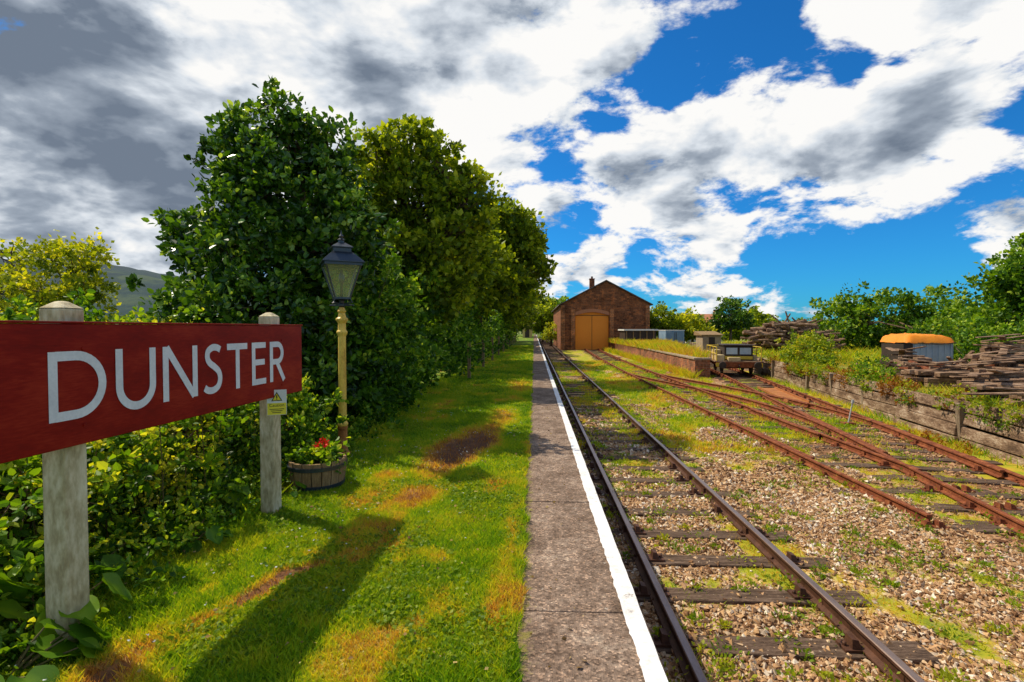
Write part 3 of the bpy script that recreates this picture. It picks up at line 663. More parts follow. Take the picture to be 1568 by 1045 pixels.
MB().tube([(LX-.16, LY+.03, 1.885), (LX+.16, LY-.03, 1.885)], [.01, .01], 8).obj('ladder_bar', M_iron, lp)

# ------------------------------------------------------------------ barrel planter
bp = empty('barrel_planter'); BX, BY = -2.15, 4.98
M_stave = mat_noise('barrel_oak', [(.3, C(.08,.045,.018)), (.5, C(.26,.16,.07)), (.7, C(.46,.33,.17))], 4, .85, .7, .006, (6,6,.8))
mb = MB(); N = 18
for k in range(N):
    a0 = 2*math.pi*k/N+.012; a1 = 2*math.pi*(k+1)/N-.012
    prof = [(.225,-.02),(.255,.10),(.27,.20),(.272,.31)]; V = []
    for (r, z_) in prof:
        for a, rr_ in ((a0, r), (a1, r), (a1, r-.028), (a0, r-.028)): V.append((BX+rr_*math.cos(a), BY+rr_*math.sin(a), z_))
    F = [(i*4+j, i*4+(j+1) % 4, (i+1)*4+(j+1) % 4, (i+1)*4+j) for i in range(3) for j in range(4)]+[(12,13,14,15)]
    mb.add(V, F)
mb.obj('staves', M_stave, bp, bevel=.004)
mb = MB()
for z0_, r in ((.055,.249), (.235,.2765)): mb.lathe((BX, BY, z0_), [(r,0),(r+.006,.001),(r+.010,.035),(r+.002,.036)], 32)
mb.obj('hoops', M_iron, bp)
MB().lathe((BX, BY, 0), [(.24,.20),(.24,.265),(.1,.28)], 20).obj('soil', mat_noise('potting_soil', [(.3, C(.02,.012,.008)), (.7, C(.08,.05,.03))], 20), bp)
V, F, rnd, _ = clump_cloud([(BX, BY, .31, .19, .19, .08)], 50, 24, .06, .045, 91, .45, True)
np_mesh('plants', V, F, M_bush, bp, {'rnd': rnd})
m, nt, p, out = newmat('red_petal'); p.inputs['Base Color'].default_value = C(.85,.008,.008); p.inputs['Roughness'].default_value = .5
mb = MB(); pet = []
rs = R(4)
for (fx, fy, fz) in ((.09,-.08,.50),(.13,-.12,.47),(.02,-.06,.45)):
    mb.tube([(BX+fx*.3, BY+fy*.3, .26), (BX+fx, BY+fy, fz)], [.004, .003], 5)
    pet.append(rs.normal(size=(22, 3))*.014+[BX+fx, BY+fy, fz])
mb.obj('flower_stems', M_twig, bp)
pet = np.concatenate(pet); V, F, q = leaf_geo(pet, rs.normal(size=(len(pet), 3))+[0,0,.5], np.full(len(pet), .024), .5, rs)
np_mesh('red_flowers', V, F, m, bp)

# ------------------------------------------------------------------ trees left
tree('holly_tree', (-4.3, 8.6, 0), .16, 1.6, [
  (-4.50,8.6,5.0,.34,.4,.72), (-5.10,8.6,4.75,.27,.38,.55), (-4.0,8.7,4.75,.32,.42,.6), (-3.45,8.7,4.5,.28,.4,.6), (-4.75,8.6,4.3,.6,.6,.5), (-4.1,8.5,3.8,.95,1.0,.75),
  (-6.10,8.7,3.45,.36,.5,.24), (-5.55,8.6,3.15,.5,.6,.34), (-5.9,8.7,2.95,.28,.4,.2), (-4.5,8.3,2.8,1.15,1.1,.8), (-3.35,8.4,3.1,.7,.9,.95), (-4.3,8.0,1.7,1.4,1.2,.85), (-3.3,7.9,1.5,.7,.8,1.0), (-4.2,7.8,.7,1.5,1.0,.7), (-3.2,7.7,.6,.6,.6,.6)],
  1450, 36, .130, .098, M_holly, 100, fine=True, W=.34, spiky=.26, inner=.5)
tree('laurel_bush', (-2.95, 8.3, 0), .06, .6, [(-2.85,8.0,.9,.6,.7,.95), (-2.85,8.8,1.5,.65,.8,1.0), (-3.0,9.6,1.9,.7,.9,1.0), (-2.75,9.2,.7,.55,1.1,.8)],
  520, 34, .13, .078, M_hedge, 104, fine=True, spiky=.2)
hb = []
rs = R(50)
for y in np.arange(10.5, 60, 1.7):
    hb.append((-2.95-.15*rs.rand()+(.12 if y > 15 else 0), y, .9, .6+.3*rs.rand(), 1.0, .9)); hb.append((-3.2, y+.5, 1.8+.7*rs.rand(), .6+.35*rs.rand(), .9, .6+.5*rs.rand()))
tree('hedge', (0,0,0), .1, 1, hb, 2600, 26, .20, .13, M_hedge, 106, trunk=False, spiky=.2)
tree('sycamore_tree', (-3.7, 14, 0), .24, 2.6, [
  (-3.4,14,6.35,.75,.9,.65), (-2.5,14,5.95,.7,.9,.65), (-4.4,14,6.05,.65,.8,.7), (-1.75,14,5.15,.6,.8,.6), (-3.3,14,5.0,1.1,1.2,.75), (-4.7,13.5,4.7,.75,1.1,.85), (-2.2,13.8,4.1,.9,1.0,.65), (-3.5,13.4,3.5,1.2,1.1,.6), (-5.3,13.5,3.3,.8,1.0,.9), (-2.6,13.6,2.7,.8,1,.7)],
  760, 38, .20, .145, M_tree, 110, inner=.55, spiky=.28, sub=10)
tree('ash_tree', (-2.8, 25, 0), .28, 3, [
  (-1.2,26,6.9,.9,1.3,.75), (-.35,26,6.1,.75,1.2,.8), (-.1,26.5,4.8,.65,1.1,.75), (-2.3,26,6.4,1.1,1.4,.9), (-1.1,26,5.3,1.1,1.4,.9), (-1.4,25,3.7,1.0,1.3,.8), (-2.8,22,4.7,1.1,1.7,1.1), (-2.8,24,3.3,1.1,1.8,1.0)],
  800, 34, .30, .21, M_tree, 115, inner=.5, spiky=.26, sub=7)
tree('ash_tree', (-3.5, 19, 0), .2, 2.6, [(-3.0,19,4.8,1.0,1.3,.95), (-3.6,19,3.7,1.3,1.4,1.0), (-2.4,19,3.8,.7,1.1,.75)], 440, 32, .25, .17, M_tree, 117, spiky=.2)
tree('oak_tree', (-3.0, 36, 0), .3, 3, [(-2.3,36,5.4,1.7,2.2,1.5), (-1.2,37,4.3,1.3,1.9,1.2), (-2.4,42,4.4,2.2,3,2.2), (-2.4,52,4.0,2.2,3,2.2), (-2.6,62,3.8,2.4,4,2.3)], 900, 26, .42, .28, M_tree, 119, inner=.5, spiky=.2)

def umbel_tree(name, base, blobs, seed, n=500):
    return tree(name, base, .06, 1.2, blobs, n, 30, .15, .08, M_yel, seed, inner=.5, spiky=.28)
umbel_tree('elder_tree', (-8.9, 9.0, 0), [(-8.6,9.2,2.9,.5,.5,.24), (-9.3,9.4,3.05,.32,.4,.16), (-8.15,9,2.35,.32,.5,.2), (-9.0,9,2.3,.7,.6,.2), (-8.9,8.9,1.5,1.0,.7,.5)], 130, 240)
umbel_tree('elder_tree', (-10.5, 9.6, 0), [(-10.2,9.6,3.1,.5,.5,.22), (-11.0,9.4,3.2,.55,.5,.22), (-10.4,9.4,2.4,.8,.7,.3), (-11.6,9.4,2.0,.9,.8,.55), (-10.3,9.4,1.5,1.4,.7,.55)], 131, 280)
umbel_tree('elder_bush', (-6.6, 7.8, 0), [(-6.4,8.0,1.0,1.0,.8,.5), (-7.4,7.8,1.0,1.0,.8,.5), (-5.8,7.4,.9,.8,.8,.5)], 132, 300)
tree('hedgerow', (0,0,0), .1, 1, [(-19+i*1.3+.0, 14+.5*(i % 3), .6+.2*(i % 2), 1.3, 1.2, .7) for i in range(10)], 600, 24, .25, .13, M_yel, 133, trunk=False)

# bushes behind the sign
tree('shrub', (-3.3, 5.0, 0), .04, .3, [(-3.0,5.6,.50,.55,.7,.50), (-3.3,4.6,.50,.62,.7,.50), (-3.7,5.4,.75,.8,.8,.6), (-2.85,5.9,.35,.3,.45,.40), (-3.0,3.95,.38,.45,.5,.42), (-4.3,4.6,.7,.8,.9,.65), (-4.0,3.8,.55,.8,.7,.55), (-4.9,5.6,.9,1,1,.8)], 850, 34, .10, .058, M_bush, 140, fine=True, inner=.55, spiky=.28)
tree('shrub', (-3.4, 3.1, 0), .04, .3, [(-3.25,3.1,.40,.5,.6,.42), (-4.0,3.0,.55,.7,.7,.55), (-3.1,2.5,.28,.4,.5,.33), (-3.8,2.2,.45,.7,.6,.5), (-4.8,3.4,.7,.8,.8,.65)], 520, 34, .095, .052, M_bush, 141, fine=True, inner=.55, spiky=.28)
mb = MB(); rs = R(77); pts = []
for i in range(110):
    x = -2.75-1.8*rs.rand(); y = 2.8+3.4*rs.rand(); h = .55+.55*rs.rand(); dx, dy = rs.normal()*.09, rs.normal()*.09
    mb.tube([(x, y, .0), (x+dx*.5, y+dy*.5, h*.6), (x+dx, y+dy, h)], [.005, .004, .003], 5)
    c0 = np.array([x+dx, y+dy, h]); pts.append(c0+rs.normal(size=(46, 3))*[.04,.04,.012])
    for _ in range(6):
        zz = h*(.3+.6*rs.rand()); pts.append(np.array([x, y, zz])+rs.normal(size=(12, 3))*[.06,.06,.02])
al = empty('alexanders_plant'); mb.obj('stems', M_twig, al); pts = np.concatenate(pts)
V, F, q = leaf_geo(pts, rs.normal(size=(len(pts), 3))+[0,0,.3], .02+.03*rs.rand(len(pts)), .4, rs)
np_mesh('flower_heads', V, F, M_yel, al, {'rnd': np.repeat(rs.rand(len(pts)), q)})

def bigleaf(name, cx, cy, n, seed, size=.2, hh=.25):
    rs = R(seed); e = empty(name); V = []; F = []; rn = []; st = MB()
    for i in range(n):
        a = rs.rand()*6.28; r = .05+.22*rs.rand(); h = hh*(.4+.9*rs.rand()); s = size*(.6+.6*rs.rand()); tilt = .2+.6*rs.rand()
        p0 = Vector((cx+r*math.cos(a), cy+r*math.sin(a), h)); st.tube([(cx, cy, 0), (cx+r*.6*math.cos(a), cy+r*.6*math.sin(a), h*.7), p0], [.007, .006, .004], 5)
        M = Matrix.Translation(p0) @ Matrix.Rotation(a, 4, 'Z') @ Matrix.Rotation(tilt, 4, 'Y')
        o = len(V); K = 7; base = .1+rs.rand()*.55
        for k in range(K+1):
            t = k/K; wv = .52*s*math.sin(math.pi*min(1, t*.86+.12))**.8 if k < K else .0
            for j in (-1, -.5, 0, .5, 1):
                V.append(tuple(M @ Vector((s*(t-.12*abs(j)*(1-t)), wv*j, .05*s*math.sin(t*9+j*5)*abs(j)+.14*s*abs(j)-.25*s*t*t)))); rn.append(min(1, base+.15*(j == 0)))
        for k in range(K):
            for j in range(4): F.append((o+k*5+j, o+k*5+j+1, o+(k+1)*5+j+1, o+(k+1)*5+j))
    np_mesh('leaves', V, F, M_bush, e, {'rnd': rn}, smooth=True); st.obj('stalks', M_twig, e)
for i, (x, y, n, s, h) in enumerate([(-2.55,2.5,14,.2,.20), (-2.38,2.18,14,.18,.14), (-2.75,2.25,13,.24,.30), (-2.75,2.9,7,.15,.2), (-2.75,4.35,7,.14,.18), (-2.5,3.6,6,.12,.12), (-3.2,1.9,12,.26,.4), (-2.3,4.75,6,.10,.12)]):
    bigleaf('dock_plant', x, y, n, 200+i, s, h)
V, F, rnd, _ = clump_cloud([(-2.7, y, .08, .38, .5, .16) for y in np.arange(2, 9, .6)], 620, 26, .08, .038, 150, .35, True, zmin=-.05)
np_mesh('undergrowth', V, F, M_bush, None, {'rnd': rnd})

# ------------------------------------------------------------------ goods shed
M_shed = brickmat('shed_stone_brick', C(.38,.14,.055), C(.17,.065,.032), C(.22,.13,.07), 1.9, .26, .12)
M_slate = mat_noise('slate_roof', [(.3, C(.07,.05,.04)), (.7, C(.18,.14,.12))], 2, .7, .4, .02)
M_door = mat_noise('shed_door_orange', [(.3, C(.88,.24,.02)), (.7, C(.98,.36,.04))], 3, .6, .3, .004, (8,1,.6))
M_dark = mat_noise('dark_trim', [(.3, C(.03,.02,.015)), (.7, C(.07,.05,.04))], 3, .6, .1)
sh = empty('goods_shed'); SY = 62.0; X0, X1, XR = 3.3, 13.8, 8.6; ZE, ZR = 4.5, 7.25; DX0, DX1, DZ = 4.95, 9.0, 3.15
mb = MB(); zb_ = -1.1
xa, xb = DX0, DX1; zr = lambda x: ZE+(ZR-ZE)*(1-abs(x-XR)/((XR-X0) if x < XR else (X1-XR)))
Pf = lambda x, z_: (x, SY, z_)
V = [Pf(X0,zb_),Pf(xa,zb_),Pf(xa,zr(xa)),Pf(X0,ZE)]; mb.add(V, [(0,1,2,3)])
arcp = [(xa+(xb-xa)*i/12, DZ+.38*math.sin(math.pi*i/12)) for i in range(13)]
for i in range(12):
    a, b = arcp[i], arcp[i+1]; xm = (a[0] < XR < b[0])
    V = [Pf(*a), Pf(*b), Pf(b[0], zr(b[0]))]+([Pf(XR, ZR)] if xm else [])+[Pf(a[0], zr(a[0]))]; mb.add(V, [tuple(range(len(V)))])
V = [Pf(xb,zb_),Pf(X1,zb_),Pf(X1,ZE),Pf(xb,zr(xb))]; mb.add(V, [(0,1,2,3)])
SB = SY+26
mb.add([(X0,SB,zb_),(X0,SY,zb_),(X0,SY,ZE),(X0,SB,ZE)], [(0,1,2,3)]); mb.add([(X1,SY,zb_),(X1,SB,zb_),(X1,SB,ZE),(X1,SY,ZE)], [(0,1,2,3)])
mb.add([(X0,SB,zb_),(X1,SB,zb_),(X1,SB,ZE),(XR,SB,ZR),(X0,SB,ZE)], [(0,1,2,3,4)])
for i in range(12):
    a, b = arcp[i], arcp[i+1]; mb.add([(a[0],SY,a[1]),(b[0],SY,b[1]),(b[0],SY+.45,b[1]),(a[0],SY+.45,a[1])], [(0,1,2,3)])
mb.add([(xa,SY,zb_),(xa,SY,DZ),(xa,SY+.45,DZ),(xa,SY+.45,zb_)], [(0,1,2,3)]); mb.add([(xb,SY,zb_),(xb,SY,DZ),(xb,SY+.45,DZ),(xb,SY+.45,zb_)], [(3,2,1,0)])
mb.obj('walls', M_shed, sh)
mb = MB()
for x in (X0-.12, xa-.55, xb+.05, X1-.5): mb.box(x, x+.5, SY-.14, SY-.004, zb_, 3.9 if x > X0 and x < 13 else ZE-.1)
mb.obj('pilasters', brickmat('shed_quoins', C(.55,.22,.08), C(.34,.14,.06), C(.3,.2,.13), 1.9, .26, .12), sh, bevel=.02)
mb = MB()
for i in range(12):
    a, b = arcp[i], arcp[i+1]; mb.add([(a[0],SY-.03,a[1]+.01),(b[0],SY-.03,b[1]+.01),(b[0],SY-.03,b[1]+.42),(a[0],SY-.03,a[1]+.42)], [(0,1,2,3)])
mb.obj('arch_bricks', mat_noise('arch_brick', [(.3, C(.35,.13,.06)), (.7, C(.55,.24,.12))], 3, .9, .3, .01, (6,1,1)), sh)
mb = MB(); mb.box(xa+.02, xb-.02, SY+.3, SY+.36, zb_+.05, DZ+.37)
for i in range(11):
    x = xa+.1+(xb-xa-.2)*i/10; mb.box(x-.02, x+.02, SY+.285, SY+.298, zb_+.1, DZ+.02)
mb.obj('door_leaf', M_door, sh)
mb = MB(); mb.box((xa+xb)/2-.02, (xa+xb)/2+.02, SY+.26, SY+.284, zb_+.1, DZ-.02); mb.box(xa+.02, xb-.02, SY+.26, SY+.284, DZ-.02, DZ+.04)
mb.obj('door_rails', M_dark, sh)
mb = MB()
for s, xe in ((-1, X0), (1, X1)):
    ox = xe+s*.35; oz = ZE-.35*(ZR-ZE)/abs(XR-xe)
    mb.add([(ox,SY-.3,oz+.04),(XR,SY-.3,ZR+.04),(XR,SB+.3,ZR+.04),(ox,SB+.3,oz+.04),(ox,SY-.3,oz+.16),(XR,SY-.3,ZR+.16),(XR,SB+.3,ZR+.16),(ox,SB+.3,oz+.16)], [(0,1,2,3),(4,5,6,7),(0,1,5,4),(1,2,6,5),(2,3,7,6),(3,0,4,7)])
mb.obj('roof', M_slate, sh)
mb = MB(); mb.box(6.9, 7.5, SY+2.2, SY+2.8, 6.0, 7.7); mb.box(6.85, 7.55, SY+2.15, SY+2.85, 7.705, 7.8); mb.obj('chimney', M_shed, sh, bevel=.02)
MB().lathe((7.2, SY+2.5, 7.8), [(.14,0),(.11,.25),(.13,.27)], 10).obj('chimney_pot', M_brickp, sh)
st = empty('goods_store'); mb = MB(); mb.box(9.5, 12.7, 54, 57.5, 0, 1.35); mb.obj('walls', M_dark, st)
MB().box(9.35, 12.9, 53.8, 57.7, 1.352, 1.50).obj('roof_fascia', M_nw, st)
mb = MB()
for x in np.arange(9.6, 12.7, .7): mb.box(x, x+.1, 53.93, 53.998, 0, 1.35)
mb.obj('posts', M_stave, st)
bc = empty('blue_container'); M_bluec = mat_noise('container_blue', [(.3, C(.12,.22,.32)), (.7, C(.32,.42,.5))], 2, .6, .2)
mb = MB(); mb.box(13.7, 15.6, 54, 57, -.05, 1.35)
for i in range(12): mb.box(13.75+i*.155, 13.81+i*.155, 53.95, 53.998, .05, 1.25)
mb.obj('body', M_bluec, bc)
MB().box(13.66, 15.64, 53.96, 57.04, 1.352, 1.42).obj('roof', M_nw, bc)
MB().box(14.6, 14.64, 53.93, 53.96, .05, 1.2).box(14.75, 14.79, 53.93, 53.96, .05, 1.2).obj('door_bars', M_dark, bc)
ht = empty('brick_hut'); hx, hy = 14.1, 43.5
MB().box(hx, hx+1.5, hy, hy+1.8, -.2, 1.0).obj('walls', mat_noise('hut_wall', [(.3, C(.24,.17,.10)), (.7, C(.46,.36,.24))], 3), ht)
MB().add([(hx-.15,hy-.15,1.0),(hx+1.65,hy-.15,1.0),(hx+1.65,hy+1.95,1.0),(hx-.15,hy+1.95,1.0),(hx-.15,hy-.15,1.07),(hx+1.65,hy-.15,1.07),(hx+1.65,hy+1.95,1.35),(hx-.15,hy+1.95,1.35)], [(0,3,2,1),(4,5,6,7),(0,1,5,4),(1,2,6,5),(2,3,7,6),(3,0,4,7)]).obj('roof', M_stave, ht)
MB().box(hx+.5, hx+1.0, hy-.02, hy-.002, .0, .85).obj('door', M_dark, ht)
ct = empty('cottage'); M_tile = mat_noise('clay_tile', [(.3, C(.4,.14,.06)), (.7, C(.6,.28,.14))], 1)
x, y, wdt = 27, 92, 7
MB().box(x, x+wdt, y, y+5, -1, 2.2).obj('walls', mat_noise('cream_render', [(.3, C(.5,.42,.34)), (.7, C(.65,.58,.5))]), ct)
MB().add([(x-.3,y-.3,2.2),(x+wdt+.3,y-.3,2.2),(x+wdt+.3,y+5.3,2.2),(x-.3,y+5.3,2.2),(x-.3,y+2.5,4.2),(x+wdt+.3,y+2.5,4.2)], [(0,1,5,4),(2,3,4,5),(0,4,3),(1,2,5)]).obj('roof', M_tile, ct)
MB().box(x+1, x+2, y-.02, y-.003, .2, 1.4).box(x+4.5, x+5.5, y-.02, y-.003, .2, 1.4).obj('windows', M_dark, ct)
MB().box(x+5.6, x+6.3, y+2.2, y+2.9, 3.5, 5.0).obj('chimney', M_tile, ct)
sc_ = empty('platform_shelter'); MB().box(-1.9, -.35, 84, 90, 0, 2.3).obj('walls', mat_noise('shelter_cream', [(.3, C(.5,.38,.12)), (.7, C(.65,.5,.2))]), sc_)
MB().box(-2.2, .3, 83.5, 90.5, 2.32, 2.55).obj('canopy', mat_noise('canopy_cream', [(.3, C(.6,.5,.25)), (.7, C(.7,.6,.35))]), sc_)
MB().box(-1.5, -.8, 83.97, 83.997, .1, 2.0).obj('door', M_dark, sc_)
fp = empty('lineside_fence'); mb = MB()
for y in np.arange(16, 60, 4.5): mb.box(-2.1, -2.0, y, y+.1, -.05, 1.15)
mb.obj('posts', M_stave, fp, bevel=.01)
mb = MB()
for z_ in (.4, .75, 1.05): mb.tube([(-2.0, 16, z_), (-2.0, 57, z_)], [.006, .006], 4)
mb.obj('wires', M_iron, fp)

# ------------------------------------------------------------------ loading dock (left) brick
dk = empty('loading_dock')
P4 = [(8.55,27.6),(9.35,27.6),(13.6,52),(15.9,62),(9.4,62)]
mb = MB(); V = [(x,y,-1.12) for x,y in P4]+[(x,y,-.075) for x,y in P4]; n = 5
mb.add(V, [(i,(i+1)%n,(i+1)%n+n,i+n) for i in range(n)]+[(5,6,7,8,9)]); mb.obj('brick_walls', brickmat('dock_brick', C(.42,.15,.07), C(.24,.10,.05), C(.3,.22,.16), 1.3), dk)
mb = MB()
for y in np.arange(27.6, 61, 1.2):
    t = (y-27.6)/34.4; x = 8.55+.85*t; mb.box(x-.05, x+.4, y+.01, y+1.19, -.07, .03)
mb.box(8.96, 9.4, 27.55, 27.95, -.068, .028)
mb.obj('coping', mat_noise('coping_stone', [(.3, C(.2,.14,.08)), (.7, C(.48,.38,.27))], 4), dk, bevel=.015)
def dock_z(x, y): return -.05+0*x
sets = [blades(26000, lambda r,n: 8.75+6.2*r.rand(n), lambda r,n: 28+34*r.rand(n), .40, .018, 31, lambda x,y: .1+.6*fbm(x*.8,y*.4,5), dock_z, lambda x,y: 1.0*((x-9.35) < (y-27.6)*.174)),
        blades(6000, lambda r,n: 8.1+.45*r.rand(n), lambda r,n: 27+34*r.rand(n), .32, .016, 32, lambda x,y: .1+.5*fbm(x*.8,y*.4,5), yard_h)]
V = np.concatenate([s[0] for s in sets]); rn = np.concatenate([s[1] for s in sets]); np_mesh('dock_grass', V, np.arange(len(V)).reshape(-1, 4), M_grass, attrs={'rnd': rn})

# ------------------------------------------------------------------ bank + retaining wall (right)
def bank_h(x, y): return -.16+.12*fbm(x*.6, y*.6, 90)+.02*np.clip(x-WALL(y), 0, 10)
ys = np.arange(3, 64, .5); nu = 70; V = []
for y in ys:
    xw = WALL(y)+.12; u = np.linspace(0, 1, nu)**2; x = xw+u*70; V.append(np.stack([x, x*0+y, bank_h(x, x*0+y)], 1))
V = np.concatenate(V); idx = np.arange(len(V)).reshape(len(ys), nu)
F = np.stack([idx[:-1,:-1], idx[:-1,1:], idx[1:,1:], idx[1:,:-1]], -1).reshape(-1, 4)
M_bank = mat_noise('bank_soil_grass', [(.3, C(.06,.07,.02)), (.45, C(.18,.19,.03)), (.58, C(.30,.24,.06)), (.7, C(.38,.24,.10))], 1.2, .95, .6, .03, fine=20)
np_mesh('yard_bank', V, F, M_bank, smooth=True)
rw = empty('retaining_wall'); mbw = MB(); mbp = MB(); rs = R(66)
y = 4.0
while y < 62:
    L = 2.1+.9*rs.rand(); a = math.atan(.178); M = Matrix.Translation((WALL(y)+rs.normal()*.03, y, 0)) @ Matrix.Rotation(-a+rs.normal()*.012, 4, 'Z')
    tilt = Matrix.Rotation(.05+rs.normal()*.04, 4, 'Y')
    for k in range(4):
        j = rs.normal()*.022; mbw.box(j, .15+j, .01+rs.rand()*.05, L-.01-rs.rand()*.04, -1.12+k*.27, -1.12+k*.27+.260-rs.rand()*.022, 0, M @ tilt @ Matrix.Rotation(rs.normal()*.008, 4, 'X'))
    mbp.box(-.10, .05, -.07, .08, -1.15, -.14+rs.rand()*.16, 0, M @ Matrix.Rotation(rs.normal()*.05, 4, 'Y') @ Matrix.Rotation(rs.normal()*.02, 4, 'X'))
    y += L*math.cos(a)
M_wallw = mat_noise('weathered_timber_wall', [(.3, C(.035,.02,.012)), (.42, C(.12,.07,.04)), (.51, C(.24,.15,.09)), (.60, C(.42,.31,.21)), (.70, C(.66,.60,.50))], 1.6, .9, 1, .03, (1,1,3.5), fine=14)
M_wpost = mat_noise('wall_post_timber', [(.3, C(.07,.045,.025)), (.5, C(.22,.155,.095)), (.7, C(.44,.36,.26))], 4, .9, .9, .02, (2,2,.5))
mbw.obj('wall_sleepers', M_wallw, rw, bevel=.02); mbp.obj('wall_posts', M_wpost, rw, bevel=.015)
kb = lambda x, y: 1.0*(x > WALL(y)+.05)*np.clip((fbm(x*.7, y*.7, 95)-.3)*3, 0, 1)
bd = lambda x, y: np.clip(.08+.7*(fbm(x*.6, y*.6, 96)-.3), 0, .65)
sets = [blades(46000, lambda r,n: 8.5+10*r.rand(n)**1.2, lambda r,n: 7+22*r.rand(n), .18, .008, 41, bd, bank_h, kb),
        blades(30000, lambda r,n: 11+18*r.rand(n), lambda r,n: 24+30*r.rand(n), .35, .02, 42, bd, bank_h, kb),
        blades(12000, lambda r,n: 9+3.2*r.rand(n), lambda r,n: 8+22*r.rand(n), .15, .009, 43, bd, lambda x,y: yard_h(x,y), lambda x,y: 1.0*(np.abs(x-WALL(y)+.25) < .22))]
V = np.concatenate([s[0] for s in sets]); rn = np.concatenate([s[1] for s in sets])
np_mesh('bank_grass', V, np.arange(len(V)).reshape(-1, 4), M_grass, attrs={'rnd': rn})
rs = R(99); ob = []; ob2 = []
for i in range(34):
    y = 10.5+18*rs.rand(); b = (WALL(y)+.06-.12*rs.rand(), y, -.06-.2*rs.rand(), .14+.12*rs.rand(), .2+.35*rs.rand(), .14+.18*rs.rand()); (ob if rs.rand() < .6 else ob2).append(b)
V, F, rnd, _ = clump_cloud(ob, 300, 24, .09, .055, 301, zmin=-1.0, spiky=.3); np_mesh('ivy_on_wall', V, F, M_weed, None, {'rnd': rnd})
V, F, rnd, _ = clump_cloud(ob2, 220, 24, .09, .05, 302, zmin=-1.0, spiky=.3); np_mesh('russet_weeds_on_wall', V, F, M_rustweed, None, {'rnd': rnd})
tree('buddleia_bush', (12.8,24,0), .04, .3, [(12.3,24.5,.45,.6,.9,.65), (13.1,25,.55,.7,.9,.7), (13.9,26,.5,.9,1,.6), (12.0,22,.1,.5,.7,.5)], 300, 28, .15, .10, M_weed, 160, zmin=-.1, spiky=.35)
tree('bramble_bush', (11.2,16.6,0), .03, .1, [(10.9,16.8,.05,.4,.8,.35), (11.7,18.3,.1,.5,.9,.45)], 200, 26, .12, .06, M_bush, 161, zmin=-.5, spiky=.3)
tree('russet_dock_plant', (10.6,13,0), .03, .1, [(10.35,14.8,-.1,.25,.6,.28), (10.05,12.2,-.2,.25,.4,.2), (9.2,11.9,-1.0,.16,.7,.14), (11.2,18,-.1,.3,.8,.3)], 190, 24, .09, .05, M_rustweed, 162, zmin=-1.0, spiky=.3)
tree('bramble_bush', (15,18,0), .03, .2, [(17.5,20.5,.6,1.2,1.1,.9), (19,19.5,.9,1.4,1.3,1.0), (20.5,18.5,1.1,1.5,1.6,1.2), (18,23,1.0,1.5,1.4,1.1)], 620, 28, .2, .12, M_hedge, 163, zmin=-.1, spiky=.25)
tree('hawthorn_hedge', (22,30,0), .1, 1.5, [(20.5,35,1.9,1.7,2,1.8), (23,34.5,2.1,1.8,2,1.8), (25.5,33,2.0,1.9,2,1.9), (24,29,1.5,2.1,2,1.4), (27.5,30,2.2,2.3,2,2.1), (22,26,1.0,1.9,1.6,1.1), (25.5,25,1.4,2.1,2,1.4)], 1100, 28, .32, .20, M_hedge, 164, zmin=-.1, spiky=.25)
tree('oak_tree', (23.3,24.5,0), .3, 2.2, [(23.5,24.5,4.95,1.3,1.6,1.1), (22.3,24.5,3.8,1.1,1.4,.9), (24.6,24.5,3.9,1.6,1.6,1.3), (23.3,24,2.5,1.9,1.5,1.2)], 700, 30, .28, .18, M_hedge, 165, spiky=.25, sub=8)
def mt(name, x, y, z, rx, rz, seed, mat=M_far, n=240):
    tree(name, (x, y, -1), .2, z*.4, [(x, y, z, rx*.9, rx, rz*.9), (x-rx*.6, y, z-rz*.5, rx*.6, rx*.7, rz*.5), (x+rx*.7, y, z-rz*.4, rx*.6, rx*.7, rz*.5)], n, 22, rx*.16, rx*.14, mat, seed, zmin=-1, spiky=.22)
mt('yew_tree', 26.3, 70, 3.6, 2.0, 2.3, 170, M_holly); mt('apple_tree', 15.8, 66, 2.6, 2.0, 1.8, 171, M_tree); mt('apple_tree', 19.5, 68, 1.8, 2.3, 1.5, 172, M_yel)
mt('oak_tree', 22.5, 74, 2.0, 2.2, 1.8, 173, M_tree); mt('oak_tree', 33, 80, 2.2, 3.5, 2.0, 174, M_tree); mt('ash_tree', 1.6, 95, 4.4, 2.6, 2.8, 175, M_tree, 320); mt('oak_tree', 3.2, 120, 5.2, 4.5, 3.6, 176, M_hedge, 320)
mt('lime_tree', -1.5, 100, 4.6, 3, 3.4, 177, M_hedge, 300); mt('hazel_bush', 2.45, 75, 1.1, 1.2, 1.3, 178, M_yel, 120)
rs = R(9); db = []
for i in range(150):
    a = -.05+1.5*rs.rand(); Y_ = 130+160*rs.rand(); db.append((a*Y_+10, Y_, .4+1.2*rs.rand(), 6+5*rs.rand(), 4, 1.8+1.6*rs.rand()))
for i in range(60):
    a = -1.5+1.4*rs.rand(); Y_ = 90+160*rs.rand(); db.append((a*Y_-10, Y_, 1.0+1.2*rs.rand(), 6+5*rs.rand(), 4, 2+2.0*rs.rand()))
V, F, rnd, _ = clump_cloud(db, 5000, 16, 1.1, .85, 180, zmin=-1); np_mesh('distant_trees', V, F, M_far, None, {'rnd': rnd})

